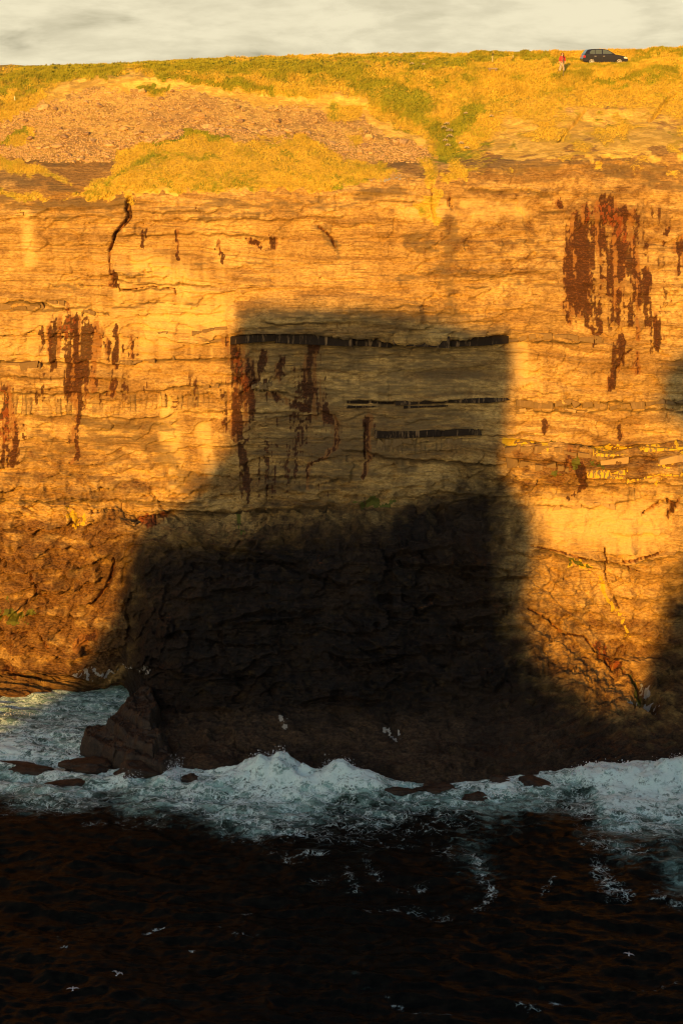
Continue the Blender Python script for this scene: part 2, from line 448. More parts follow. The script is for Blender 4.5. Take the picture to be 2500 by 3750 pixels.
# ------------------------------------------------------------------ the land: a profile swept along the coast
CX = [-400, 0, 250, 430, 560, 660, 780, 1000, 1300, 1600, 1850, 2050, 2250, 2400, 2500, 2900]
def row(pys, Ys):
    return unproj(np.array(CX), np.array(pys, float), np.array(Ys, float))
water = [2545, 2560, 2545, 2515, 2770, 2830, 2845, 2820, 2850, 2880, 2860, 2830, 2815, 2805, 2800, 2795]
wx, wy = on_sea(np.array(CX), np.array(water))
ROWS = [
 (wx * 0.985, wy - 4.0, np.full(len(CX), -4.5)),
 (wx, wy, np.full(len(CX), -0.2)),
 row([2450,2440,2440,2430,2570,2605,2610,2600,2620,2640,2640,2650,2660,2660,2650,2650],
     [133.2,133.2,133.2,132.6,125.6,123.6,122.6,122,121.3,121,121.5,122.3,123.5,124,124,124]),
 row([2200,2200,2200,2200,2200,2250,2250,2250,2250,2250,2250,2320,2400,2350,2350,2350],
     [132.4,132.4,132.5,131.4,127.6,126.0,125.2,124.6,124.5,125.2,127.6,129.6,131.6,131.4,130.2,130]),
 row([1900,1900,1905,1930,1950,1965,1970,1970,1980,2000,2000,2000,2000,2000,2000,2000],
     [132.7,132.7,132.6,131.6,130.2,129.0,127.8,127.2,127.0,128.0,130.2,131.4,131.6,131.8,132,132]),
 row([1835,1835,1840,1880,1900,1905,1900,1890,1870,1850,1800,1780,1760,1750,1750,1750],
     [133.0,133.0,133.0,133.0,132.8,132.6,132.2,131.6,131.5,132.0,132.4,132.3,132.1,132.0,132.0,132.0]),
 row([1650]*11 + [1665,1670,1660,1650,1650],
     [133.4,133.4,133.4,133.4,133.4,133.3,133.2,133.2,133.2,133.1,132.8,132.5,132.4,132.4,132.4,132.4]),
 row([1560]*10 + [1600,1630,1640,1630,1620,1620],
     [133.5,133.5,133.5,133.5,133.5,133.5,133.4,133.5,133.6,133.5,133.6,133.4,133.3,133.3,133.3,133.3]),
 row([1250]*16, [133.8,133.8,133.8,133.8,133.8,133.8,133.8,134.1,134.2,134.2,134.0,133.8,133.8,133.8,133.8,133.8]),
 row([1222]*16, [133.8,133.8,133.8,133.8,133.8,133.8,133.7,133.2,133.2,133.3,133.6,133.8,133.8,133.8,133.8,133.8]),
 row([1075]*16, [134.1,134.1,134.1,134.1,134.1,134.1,134.0,133.4,133.5,133.7,134.0,134.1,134.2,134.2,134.2,134.2]),
 row([880]*16, [134.6]*9 + [134.8,135.0,135.2,135.2,135.2,135.2,135.2]),
 row([730,728,714,706,703,702,700,695,682,655,622,595,572,562,560,560],
     [135.4,135.4,135.4,135.4,135.4,135.4,135.4,135.5,135.6,136.0,136.8,137.4,137.8,138,138,138]),
 row([620,610,600,570,520,492,484,490,560,575,520,490,480,470,465,460],
     [139.5,139.8,140.2,141.0,142.6,143.6,144.0,144.0,141.2,140.6,142.6,143.6,144.2,144.6,144.8,145]),
 row([560,550,545,520,496,478,472,480,530,540,495,465,455,445,440,440],
     [142.6,142.8,143.0,144.0,144.6,145.2,145.4,145.4,143.6,142.8,144.6,145.4,146,146.2,146.4,146.4]),
 row([450,440,410,345,322,318,325,352,392,452,402,372,360,350,342,342],
     [146.8,147.2,148.4,150.6,151.2,151.3,151.2,150.6,149.6,147.2,148.6,149.6,150.2,150.5,150.8,150.8]),
 row([400,385,350,293,280,282,292,324,362,405,355,332,318,305,298,298],
     [149.2,149.8,150.8,152.0,152.3,152.3,152.1,151.2,150.1,149.0,151.0,152.0,152.6,153.0,153.2,153.2]),
 row([272,270,262,254,250,246,244,246,254,262,262,260,246,238,235,235],
     [160,160,159.5,159,158.6,158.4,158,157.5,156.5,155.6,155.2,155,155.6,156,156.4,156.5]),
 row([256,254,250,246,240,236,230,226,220,222,224,228,229,224,222,222],
     [185,182,180,178,176,174,172,170,167,164,162,160.6,160,160.5,161,161]),
 row([252,250,247,243,236,231,226,219,211,209,210,212,211,206,204,204],
     [240,235,230,220,212,205,198,188,178,171,168,167,166.5,166.5,166.5,166.5]),
 row([244,243,243,241,229,224,219,214,206,200,195,191,181,178.5,178,178],
     [300,298,295,280,250,240,225,205,186,174,170,168.6,168,168,168,168]),
 row([250,249,248,247,240,236,232,228,222,218,214,210,204,202,201,201],
     [330,330,325,310,275,262,245,225,200,186,180,178,178,178,178,178]),
]
_fx = np.linspace(-170, 170, len(CX))
ROWS.append((_fx * 4, np.full(len(CX), 900.0), np.full(len(CX), 40.0)))
NSEG = [8, 66, 120, 96, 42, 66, 34, 82, 14, 44, 60, 58, 62, 30, 48, 22, 54, 26, 22, 22, 10, 4]
xs = np.concatenate([-31 - np.geomspace(0.15, 130, 46)[::-1], np.linspace(-31, 31, 740), 31 + np.geomspace(0.15, 130, 46)])
# row polylines brought onto common x columns (far rows widen with distance)
NR = len(ROWS)
RY = np.zeros((NR, len(xs))); RZ = np.zeros((NR, len(xs))); RX = np.zeros((NR, len(xs)))
for k, (rx, ry, rz) in enumerate(ROWS):
    spread = max(1.0, float(np.median(ry)) / 160.0) if k >= NR - 6 else 1.0
    RX[k] = xs * spread
    RY[k] = pchip(rx, ry, RX[k]); RZ[k] = pchip(rx, rz, RX[k])
kk = np.concatenate([k + np.arange(n) / n for k, n in enumerate(NSEG)] + [[NR - 1.0]])
X = np.zeros((len(kk), len(xs))); Y = X.copy(); Z = X.copy()
for arr, src in ((X, RX), (Y, RY), (Z, RZ)):
    h = np.diff(src, axis=0)
    m = np.zeros_like(src)
    same = h[:-1] * h[1:] > 0
    m[1:-1] = np.where(same, 2 * h[:-1] * h[1:] / (h[:-1] + h[1:] + 1e-9 * np.sign(h[:-1] + h[1:] + 1e-12)), 0)
    i = np.clip(np.floor(kk).astype(int), 0, NR - 2); t = (kk - i)[:, None]
    arr[:] = ((1 + 2 * t) * (1 - t) ** 2 * src[i] + t * (1 - t) ** 2 * m[i]
              + t * t * (3 - 2 * t) * src[i + 1] + t * t * (t - 1) * m[i + 1])
PX, PY = proj(X, Y, Z)
KK = np.repeat(kk[:, None], len(xs), 1)
EDGE = 12.0                                       # row index of the cliff edge
arc = np.cumsum(np.vstack([np.zeros((1, len(xs))), np.hypot(np.diff(Y, axis=0), np.diff(Z, axis=0))]), 0)
arc = arc - arc[int(np.searchsorted(kk, EDGE))][None, :]       # measured from the cliff edge, so that beds run level
# surface normal in the profile plane
dYk = np.gradient(Y, axis=0); dZk = np.gradient(Z, axis=0)
ln = np.hypot(dYk, dZk) + 1e-6
NY = -dZk / ln; NZ = dYk / ln                      # points out to sea and up

dU = np.hypot(np.diff(X, axis=1), np.diff(Y, axis=1))
U = np.concatenate([np.zeros((len(kk), 1)), np.cumsum(dU, 1)], 1)
mid = len(xs) // 2
U = U - U[:, mid:mid + 1]
wU = (1 - sstep(KK, 4.5, 5.5))
U = U * wU + X * (1 - wU)
wxn = (fbm(X * 0.08, arc * 0.08, 4, 11) - 0.5)
hh = Z + 0.035 * X + 2.2 * wxn                     # bedding height, gently warped
# random beds
bed_edges = np.cumsum(rng.uniform(0.12, 0.9, 140)) - 8
bed_out = rng.uniform(-1, 1, 141)
bi = np.searchsorted(bed_edges, hh)
bed = bed_out[bi]
bed_var = 0.35 + 1.0 * fbm(X * 0.14 + bi * 3.1, bi * 0.7, 3, 21)
face = sstep(KK, 4.6, 6.0) * (1 - sstep(KK, 11.7, 12.5))
low = sstep(KK, 0.6, 1.3) * (1 - sstep(KK, 5.0, 6.2))
hill = sstep(KK, 12.0, 12.8)
dw1 = fbm(U * 0.35, arc * 0.35, 4, 33) - 0.5; dw2 = fbm(U * 0.35 + 50, arc * 0.35, 4, 34) - 0.5
f1, f2, cid, cid2, ox, oy = worley(U * 0.20 + 1.5 * dw1, arc * 0.36 + 1.1 * dw2, 31)
g1, g2, gid, gid2, gx, gy = worley(U * 0.55 + 2.0 * dw1, arc * 0.95 + 1.6 * dw2, 37)
k1, k2, kid, kid2, kx, ky = worley(U * 1.7 + 2.5 * dw1, arc * 3.0 + 2.2 * dw2, 39)
facet = (cid - 0.5) * 0.7 + ox * (cid2 - 0.5) * 1.7 + oy * (gid - 0.5) * 0.5
facet2 = (gid - 0.5) * 0.30 + gx * (gid2 - 0.5) * 0.9 + gy * 0.30
facet3 = (kid - 0.5) * 0.12 + ky * 0.10 + kx * (kid2 - 0.5) * 0.25
rough_l = (ridge(U * 0.5 + dw1, arc * 0.6, 5, 53) - 0.5)
bd = np.minimum(np.abs(hh - bed_edges[np.clip(bi, 0, 139)]), np.abs(hh - bed_edges[np.clip(bi - 1, 0, 139)]))
part_on = sstep(fbm(X * 0.16 + np.round(bi) * 7.7, bi * 1.3, 3, 23), 0.46, 0.58)
parting = (1 - sstep(bd, 0.015, 0.085)) * part_on
disp = face * (-0.10 * parting + bed * bed_var * 0.17 + 1.15 * (fbm(X * 0.12, arc * 0.16, 4, 41) - 0.5) + 0.45 * (fbm(X * 0.5, arc * 1.2, 5, 45) - 0.5) + 0.22 * facet * (0.4 + 0.6 * sstep(PX, 1700, 1900))
               + 0.65 * facet2 * sstep(fbm(X * 0.1, arc * 0.1, 2, 47), 0.38, 0.62))
rightside = sstep(PX, 1880, 2000)
# V-shaped bedding round the right-hand gully
hv = np.where(PX < 2340, PY - 0.80 * (PX - 2340), PY + 0.75 * (PX - 2340)) + 60 * dw1
vb = np.cumsum(rng.uniform(10, 70, 90)) - 200
vi = np.searchsorted(vb, hv)
vbed = rng.uniform(-1, 1, 91)[np.clip(vi, 0, 90)]
lowR = rightside * sstep(PY, 2020, 2080) * (1 - sstep(PY, 2600, 2680))
smoothR = rightside * sstep(PY, 1800, 1850) * (1 - sstep(PY, 2000, 2060))
lowamp = low * (1 - 0.65 * smoothR) * (1 + 0.7 * (1 - sstep(PX, 300, 480)))
disp += lowamp * (0.9 * facet + 0.75 * facet2 + facet3 + 0.9 * rough_l + 0.9 * (fbm(U * 0.22, arc * 0.22, 5, 51) - 0.5) + 0.14 * bed * bed_var)
disp += low * lowR * 0.26 * vbed
apron = sstep(KK, 0.8, 1.2) * (1 - sstep(KK, 1.9, 2.5))
disp -= apron * 0.45 * (0.9 * facet + 0.75 * facet2)
tame = (1 - 0.6 * sstep(PX, 1700, 1850) * sstep(PY, 330, 400)) * (1 - 0.75 * poly_mask(PX, PY, SCAR0, 30) * (1 - poly_mask(PX, PY, MOUND0, 20))) * (1 - 0.85 * sstep(seg_mask(PX, PY, [(2090, 222), (2320, 218)], 40), 0.1, 0.6))
lumps = fbm(X * 0.45, arc * 0.45, 5, 61) - 0.5
disp += hill * (1 - sstep(KK, 19.5, 21)) * tame * (0.75 * lumps + 0.50 * (ridge(X * 0.8, arc * 0.7, 3, 65) - 0.5) * sstep(KK, 12.6, 13.2))
# sod banks and hummocks on the plateau
disp += sstep(KK, 16.6, 17.2) * (1 - sstep(KK, 20.6, 21.2)) * tame * 0.5 * (fbm(X * 0.35, Y * 0.5, 4, 67) - 0.45)
# joints and clefts
wob = 9 * (fbm(PX * 0.02, PY * 0.02, 3, 71) - 0.5) * 2
WPX = PX + wob; WPY = PY + wob * 0.4
def cleft(pts, w, depth):
    global disp
    mk = seg_mask(WPX, WPY, pts, w)
    nz_ = mk > 0.4
    disp[nz_] -= depth * sstep(mk[nz_], 0.45, 0.8)
    return mk
joints = np.zeros_like(PX)
for pts, w, d in [([(472, 725), (468, 790), (425, 850), (398, 915)], [9, 12, 9, 5], 0.8),
                  ([(398, 915), (410, 1000), (440, 1065)], 3.5, 0.25),
                  ([(440, 1062), (560, 1048), (640, 1055), (642, 1080)], 3.5, 0.3),
                  ([(1582, 690), (1580, 760), (1590, 800)], 4, 0.35), ([(1650, 730), (1652, 765)], 6, 0.3),
                  ([(1170, 830), (1215, 870), (1228, 900)], 6, 0.4),
                  ([(620, 1880), (500, 1900)], 5, 0.35), ([(420, 2040), (405, 2110), (390, 2160), (340, 2215)], [6, 9, 8, 5], 0.7),
                  ([(120, 2090), (145, 2120), (140, 2170), (170, 2180)], [5, 9, 7, 4], 0.6), ([(150, 2310), (180, 2350), (215, 2385)], [5, 8, 4], 0.6),
                  ([(30, 2445), (65, 2480), (140, 2480), (140, 2490)], [4, 6, 5, 3], 0.6), ([(0, 2270), (20, 2300), (100, 2310)], [4, 6, 4], 0.4),
                  ([(1000, 1440), (1100, 1480), (1225, 1525), (1240, 1560)], 5, 0.3), ([(1335, 1550), (1340, 1680)], 5, 0.3),
                  ([(1935, 2230), (2010, 2270), (2060, 2320), (2140, 2330), (2195, 2420), (2220, 2415), (2280, 2370)], 5, 0.5),
                  ([(2195, 2420), (2260, 2460), (2330, 2490), (2345, 2540)], 6, 0.6), ([(2250, 1380), (2285, 1300), (2310, 1280)], 5, 0.3),
                  ([(1945, 2000), (2100, 2030), (2260, 2055), (2330, 2085)], 5, 0.35), ([(2260, 2055), (2340, 2035), (2420, 2015)], 5, 0.4),
                  ([(2210, 2000), (2215, 2110), (2270, 2230)], 4, 0.3), ([(2350, 1880), (2390, 1860), (2440, 1830), (2470, 1850), (2450, 1890)], [5, 8, 10, 9, 6], 0.7),
                  ([(2050, 520), (2110, 440), (2140, 400)], [5, 8, 4], 0.35), ([(2380, 440), (2440, 370), (2480, 340)], [8, 10, 6], 0.4)]:
    joints = np.maximum(joints, cleft(pts, w, d))
for _ in range(120):
    x0 = random.uniform(-60, 2560); y0 = random.choice([random.uniform(740, 1250), random.uniform(1250, 1900), random.uniform(1900, 2500)])
    pts = [(x0, y0)]
    vert = random.random() < 0.55
    for q in range(random.randint(2, 6)):                 # stepped joints: down a joint, along a bed, down again
        if vert:
            pts.append((pts[-1][0] + random.gauss(0, 4), pts[-1][1] + random.uniform(8, 34)))
        else:
            pts.append((pts[-1][0] + random.choice([-1, 1]) * random.uniform(8, 40), pts[-1][1] + random.gauss(0, 3)))
        if random.random() < 0.6: vert = not vert
    w_ = random.uniform(1.5, 3.2)
    mk = seg_mask(PX, PY, pts, w_)
    nz_ = mk > 0.4
    disp[nz_] -= 0.14 * sstep(mk[nz_], 0.45, 0.8)
    joints = np.maximum(joints, random.uniform(0.5, 0.75) * mk)
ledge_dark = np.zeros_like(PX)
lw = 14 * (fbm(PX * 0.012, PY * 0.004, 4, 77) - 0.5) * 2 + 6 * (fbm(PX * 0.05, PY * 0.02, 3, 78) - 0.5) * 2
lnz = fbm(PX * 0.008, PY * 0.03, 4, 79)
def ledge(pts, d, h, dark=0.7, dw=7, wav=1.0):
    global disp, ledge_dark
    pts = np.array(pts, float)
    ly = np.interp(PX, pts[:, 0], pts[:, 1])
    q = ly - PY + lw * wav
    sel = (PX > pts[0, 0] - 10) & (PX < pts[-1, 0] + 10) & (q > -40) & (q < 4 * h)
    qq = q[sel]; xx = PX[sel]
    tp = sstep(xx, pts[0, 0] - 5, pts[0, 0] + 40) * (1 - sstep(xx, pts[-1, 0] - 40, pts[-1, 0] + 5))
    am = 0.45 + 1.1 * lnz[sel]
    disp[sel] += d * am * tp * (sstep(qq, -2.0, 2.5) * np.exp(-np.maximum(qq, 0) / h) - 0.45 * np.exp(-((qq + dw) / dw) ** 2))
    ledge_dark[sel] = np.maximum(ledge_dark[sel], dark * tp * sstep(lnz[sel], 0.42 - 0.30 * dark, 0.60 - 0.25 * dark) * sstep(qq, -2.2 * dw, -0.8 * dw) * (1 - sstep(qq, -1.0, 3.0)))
for a_ in [([(840, 1226), (1000, 1216), (1250, 1226), (1500, 1234), (1870, 1222)], 0.8, 110, 0.9, 12, 0.3), ([(1260, 1466), (1500, 1468), (1700, 1462), (1870, 1454)], 0.45, 60, 0.9, 6, 0.4), ([(1360, 1580), (1550, 1578), (1780, 1572)], 0.5, 50, 0.9, 9, 0.4),
           ([(-80, 1112), (160, 1106), (260, 1128)], 0.35, 50, 0.8, 7), ([(290, 1134), (420, 1142)], 0.25, 30, 0.7, 6), ([(380, 1160), (640, 1148), (870, 1140)], 0.2, 40, 0.2, 5), ([(-80, 1322), (200, 1318), (420, 1330), (640, 1310), (880, 1312)], 0.35, 60, 0.7, 7),
           ([(-80, 1430), (120, 1438), (420, 1436), (700, 1410), (880, 1398)], 0.45, 70, 0.7, 6), ([(880, 1404), (1050, 1432), (1120, 1470)], 0.3, 40, 0.6, 6), ([(60, 1515), (420, 1530), (840, 1500)], 0.3, 50, 0.5, 6), ([(1860, 1466), (2150, 1476), (2600, 1456)], 0.45, 60, 0.8, 8),
           ([(1830, 1612), (2000, 1622), (2300, 1632), (2600, 1616)], 0.5, 50, 0.8, 8), ([(-80, 1830), (250, 1824), (560, 1830), (760, 1838)], 0.5, 60, 0.8, 8), ([(560, 1866), (850, 1880), (1250, 1872)], 0.5, 50, 0.8, 9), ([(1900, 1770), (2150, 1772), (2600, 1770)], 0.5, 40, 0.6, 7),
           ([(1940, 1850), (2150, 1852), (2360, 1828), (2600, 1850)], 0.35, 40, 0.6, 6), ([(1940, 2012), (2100, 2034), (2270, 2062), (2340, 2090)], 0.9, 130, 0.8, 9), ([(2265, 2062), (2360, 2036), (2600, 2000)], 0.8, 90, 0.8, 8), ([(2000, 2200), (2200, 2260), (2300, 2330)], 0.4, 60, 0.5, 7),
           ([(430, 1062), (540, 1050), (645, 1052)], 0.3, 40, 0.9, 5), ([(1690, 694), (1900, 698), (2030, 712)], 0.35, 40, 0.7, 7), ([(1950, 762), (2110, 775)], 0.25, 30, 0.7, 6), ([(0, 1928), (250, 1930), (480, 1905), (640, 1880)], 0.5, 60, 0.7, 8),
           ([(0, 2092), (150, 2070), (300, 2080), (420, 2030)], 0.6, 60, 0.7, 9), ([(0, 2245), (160, 2230), (330, 2240)], 0.6, 70, 0.7, 9), ([(-60, 2350), (120, 2345), (330, 2390)], 0.6, 60, 0.8, 9), ([(0, 2470), (200, 2460), (400, 2460)], 0.5, 50, 0.7, 8), ([(520, 1072), (880, 1068)], 0.18, 40, 0.1, 5),
           ([(1880, 1250), (2210, 1252)], 0.3, 40, 0.8, 6), ([(1880, 1500), (2560, 1498)], 0.35, 40, 0.85, 6), ([(2100, 1690), (2560, 1668)], 0.4, 30, 0.9, 7), ([(1840, 1678), (2100, 1690)], 0.4, 30, 0.9, 8), ([(1500, 1010), (2050, 1000)], 0.25, 60, 0.45, 5), ([(-80, 1372), (420, 1385)], 0.25, 30, 0.6, 5), ([(420, 860), (700, 850), (1050, 872)], 0.3, 60, 0.5, 5), ([(2050, 1400), (2300, 1420)], 0.3, 60, 0.5, 5), ([(1240, 1640), (1560, 1690), (1840, 1700)], 0.5, 50, 0.8, 8), ([(880, 1740), (1300, 1760)], 0.3, 50, 0.7, 6),
           ([(680, 985), (1240, 960)], 0.2, 50, 0.3, 5), ([(1340, 740), (1640, 745)], 0.25, 40, 0.5, 5), ([(-50, 800), (420, 790)], 0.25, 40, 0.4, 5), ([(520, 800), (900, 805), (1280, 790)], 0.3, 50, 0.4, 6)]:
    ledge(*a_)
for _ in range(46):
    x0 = random.uniform(-150, 2450); L_ = random.uniform(120, 520); y0 = random.uniform(740, 1860); sl = random.gauss(-0.01, 0.035)
    ledge([(x0, y0), (x0 + L_ * 0.5, y0 + sl * L_ * 0.5 + random.gauss(0, 6)), (x0 + L_, y0 + sl * L_)], random.uniform(0.10, 0.30), random.uniform(15, 50), random.uniform(0.2, 0.7), random.uniform(3, 6))
for _ in range(26):
    x0 = random.choice([random.uniform(-100, 380), random.uniform(1950, 2450)]); L_ = random.uniform(60, 260); y0 = random.uniform(1880, 2480); sl = random.gauss(0.0, 0.35)
    ledge([(x0, y0), (x0 + L_ * 0.5, y0 + sl * L_ * 0.5 + random.gauss(0, 10)), (x0 + L_, y0 + sl * L_)], random.uniform(0.25, 0.6), random.uniform(20, 60), random.uniform(0.2, 0.6), random.uniform(4, 8))
cw = PX + 14 * dw1 * 2 + 10 * (fbm(PX * 0.02, PY * 0.03, 3, 75) - 0.5)
def columns(poly, cell, amp):
    global disp, ledge_dark
    m_ = sstep(poly_mask(PX, PY + lw, poly, 10), 0.3, 0.7)
    ci = np.floor(cw / cell).astype(int); fr_ = cw / cell - ci
    wv = _rnd[(ci * 37 + 11) & 4095]
    edge = np.minimum(fr_, 1 - fr_) * cell
    on = (_rnd2[(ci * 53 + 5) & 4095] > 0.35)
    disp += m_ * amp * (wv - 0.5) * 2 - m_ * on * 0.10 * (1 - sstep(edge, 1.0, 3.5))
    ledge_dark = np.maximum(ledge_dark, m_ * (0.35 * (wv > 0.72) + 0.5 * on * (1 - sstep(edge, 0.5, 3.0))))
columns([(40, 1448), (330, 1458), (600, 1440), (900, 1412), (900, 1462), (600, 1498), (330, 1522), (40, 1520)], 19, 0.07)
columns([(1370, 1606), (1720, 1602), (1720, 1660), (1370, 1664)], 17, 0.08)
columns([(1860, 1470), (2560, 1460), (2560, 1500), (1860, 1506)], 30, 0.06)
columns([(880, 1392), (1010, 1398), (1010, 1440), (880, 1440)], 14, 0.06)
for _ in range(34):
    x0 = random.uniform(430, 1700); L_ = random.uniform(90, 420); y0 = random.uniform(1950, 2640); sl = random.gauss(0.02, 0.10)
    ledge([(x0, y0), (x0 + L_ * 0.5, y0 + sl * L_ * 0.5 + random.gauss(0, 12)), (x0 + L_, y0 + sl * L_)], random.uniform(0.25, 0.7), random.uniform(18, 60), 0.1, random.uniform(4, 8))
# right-hand ledges stand proud
for pts, w, d in [([(1840, 1655), (2050, 1668), (2230, 1690), (2500, 1650), (2900, 1640)], 18, 0.55),
                  ([(1830, 1715), (2090, 1725)], 26, 0.35), ([(2130, 1725), (2300, 1722), (2500, 1700), (2900, 1690)], 24, 0.85),
                  ([(875, 1160), (1000, 1140), (1300, 1130), (1500, 1150)], 46, 0.55)]:
    disp += d * sstep(seg_mask(PX, PY, pts, w), 0.35, 0.62)
# gully behind the right-hand rocks
disp -= 1.1 * sstep(seg_mask(PX, PY, [(2345, 2480), (2365, 2560), (2390, 2590)], [26, 34, 20]), 0.1, 0.8)
far = np.clip(130.0 / np.maximum(np.abs(X), 40), 0, 1)
X0, Y0, Z0 = X.copy(), Y.copy(), Z.copy()
Y = Y + NY * disp
Z = Z + NZ * disp
PXd, PYd = proj(X, Y, Z)

# ------------------------------------------------------------------ what covers the ground (masks, in places read off the photograph)
def nu(fx_, fy_, o, sd, k=2.6):
    return np.clip((fbm(PX * fx_, PY * fy_, o, sd) - 0.5) * k + 0.5, 0, 1)
jit = 44 * (fbm(PX * 0.008, PY * 0.008, 3, 81) - 0.5) + 34 * (fbm(PX * 0.03, PY * 0.022, 3, 85) - 0.5) + 16 * (fbm(PX * 0.10, PY * 0.06, 2, 87) - 0.5)
jit2 = 44 * (fbm(PX * 0.008 + 40, PY * 0.008, 3, 83) - 0.5) + 34 * (fbm(PX * 0.03 + 9, PY * 0.03, 3, 86) - 0.5) + 16 * (fbm(PX * 0.10, PY * 0.10 + 5, 2, 88) - 0.5)
QX = PX + jit; QY = PY + jit2
N_ver = 0.50 * nu(0.040, 0.006, 4, 181) + 0.25 * nu(0.025, 0.022, 4, 183) + 0.25 * nu(0.12, 0.06, 3, 197, 3.0)
N_hor = 0.60 * nu(0.004, 0.035, 4, 185) + 0.40 * nu(0.020, 0.030, 4, 187)
def ragged(m, k, nz, lo=0.38, hi=0.66):
    return sstep(m + (nz - 0.5) * k, lo, hi) * sstep(m, 0.02, 0.2)
stain = np.zeros_like(PX); redc = np.zeros_like(PX)
for pts, w in [([(235, 1115), (255, 1190), (270, 1260)], [8, 30, 46]), ([(250, 1230), (300, 1300), (270, 1420), (285, 1500)], [60, 55, 36, 16]),
               ([(330, 1210), (380, 1270)], 20), ([(195, 1220), (200, 1330)], 13), ([(330, 1330), (340, 1400)], 18), ([(285, 1480), (275, 1600), (270, 1690)], [10, 12, 5]),
               ([(10, 1435), (22, 1560), (30, 1680)], [34, 34, 24]), ([(432, 1215), (420, 1330)], 11), ([(492, 1235), (490, 1290)], 13), ([(415, 1380), (395, 1440)], 12),
               ([(845, 1240), (885, 1330), (890, 1420), (870, 1530), (895, 1600)], [18, 32, 36, 36, 14]), ([(895, 1600), (890, 1710), (925, 1840)], [10, 11, 8]),
               ([(1142, 1240), (1130, 1330), (1145, 1440), (1170, 1500), (1235, 1535)], [14, 24, 32, 26, 12]), ([(1030, 1320), (1045, 1380)], 10),
               ([(960, 1290), (950, 1380)], 14), ([(1000, 1440), (1120, 1490)], 9), ([(1230, 1530), (1210, 1640), (1130, 1720), (1120, 1800)], [9, 7, 9, 6]),
               ([(1338, 1550), (1350, 1680), (1330, 1760)], [14, 10, 6]), ([(1240, 1540), (1225, 1640)], 6), ([(430, 1000), (425, 1050)], 9),
               ([(2160, 775), (2230, 760), (2300, 780)], [22, 32, 18]), ([(2125, 830), (2130, 930), (2115, 1010), (2120, 1110), (2170, 1140)], [42, 44, 38, 42, 18]),
               ([(2160, 800), (2180, 880)], 20), ([(2260, 790), (2270, 880), (2310, 960), (2345, 1020), (2365, 1120), (2400, 1220), (2390, 1290)], [32, 38, 46, 30, 26, 24, 12]),
               ([(2200, 1010), (2300, 1000)], 14), ([(2265, 1060), (2250, 1110), (2270, 1180)], [10, 13, 6]), ([(2060, 1110), (2080, 1180)], [8, 9]), ([(2200, 1180), (2190, 1220)], 8),
               ([(2275, 1250), (2260, 1330), (2240, 1390)], 12), ([(2330, 1300), (2320, 1360)], 10), ([(2095, 780), (2110, 800)], 11), ([(2200, 850), (2240, 1000), (2230, 1080)], [14, 16, 10]), ([(2150, 1150), (2175, 1260)], 7), ([(2310, 1120), (2340, 1250)], 8), ([(2040, 730), (2050, 745)], 10),
               ([(2495, 880), (2490, 980)], 16), ([(2440, 840), (2430, 870)], 10), ([(530, 850), (530, 890)], 10), ([(660, 845), (655, 905), (660, 950)], [9, 6, 8]),
               ([(795, 880), (810, 920), (812, 960)], [8, 9, 6]), ([(995, 870), (990, 900)], 10), ([(905, 880), (940, 900)], 6), ([(1650, 730), (1652, 765)], 9),
               ([(2090, 1690), (2130, 1740), (2140, 1790), (2070, 1830)], [12, 16, 12, 6]), ([(1985, 1580), (2000, 1560)], 12), ([(2265, 1560), (2270, 1590)], 10),
               ([(2180, 2350), (2240, 2450)], [8, 14]), ([(350, 2320), (300, 2345)], 14), ([(30, 2460), (130, 2490)], 14), ([(520, 1930), (600, 1890)], [10, 16]), ([(2480, 1830), (2440, 1870)], 12)]:
    stain = np.maximum(stain, seg_mask(QX, QY, pts, w))
stain = np.maximum(stain, 0.62 * sstep(joints, 0.45, 0.75))
stain = np.maximum(stain, 0.30 * poly_mask(PX, PY, [(160, 1220), (440, 1230), (440, 1390), (160, 1380)], 50))
stain = np.maximum(stain, 0.26 * poly_mask(PX, PY, [(2060, 760), (2420, 760), (2440, 1200), (2060, 1200)], 60))
stain = np.maximum(stain, 0.20 * poly_mask(PX, PY, [(840, 1290), (1180, 1290), (1240, 1850), (860, 1850)], 60))
stain = np.maximum(stain, 0.22 * poly_mask(PX, PY, [(-200, 1380), (880, 1360), (880, 1480), (-200, 1500)], 60))
for pts, w in [([(5, 1440), (12, 1600)], 16), ([(40, 1450), (45, 1560)], 8), ([(2185, 770), (2235, 775)], 22), ([(2270, 800), (2285, 850)], 14), ([(500, 1950), (620, 1890)], 18), ([(240, 1150), (250, 1230)], 14),
               ([(2180, 2350), (2240, 2450)], 12), ([(880, 1300), (890, 1400)], 14)]:
    redc = np.maximum(redc, seg_mask(QX, QY, pts, w))
halo = np.clip(sstep(stain, 0.05, 0.6) * (0.10 + 1.0 * nu(0.06, 0.005, 4, 223, 2.8)), 0, 1)
N_st = 0.38 * nu(0.045, 0.007, 4, 181) + 0.22 * nu(0.03, 0.022, 4, 183) + 0.40 * nu(0.16, 0.11, 2, 199, 3.0)
N_sk = 0.50 * nu(0.075, 0.004, 4, 221, 3.0) + 0.22 * nu(0.03, 0.022, 4, 183) + 0.28 * nu(0.14, 0.09, 2, 199, 3.0)
stain = 0.92 * ragged(stain * 1.12, 1.55, N_sk, 0.34, 0.78)
redc = 0.9 * ragged(redc, 2.2, nu(0.13, 0.11, 2, 198, 3.2), 0.5, 0.9)
shale_shade = np.zeros_like(PX)
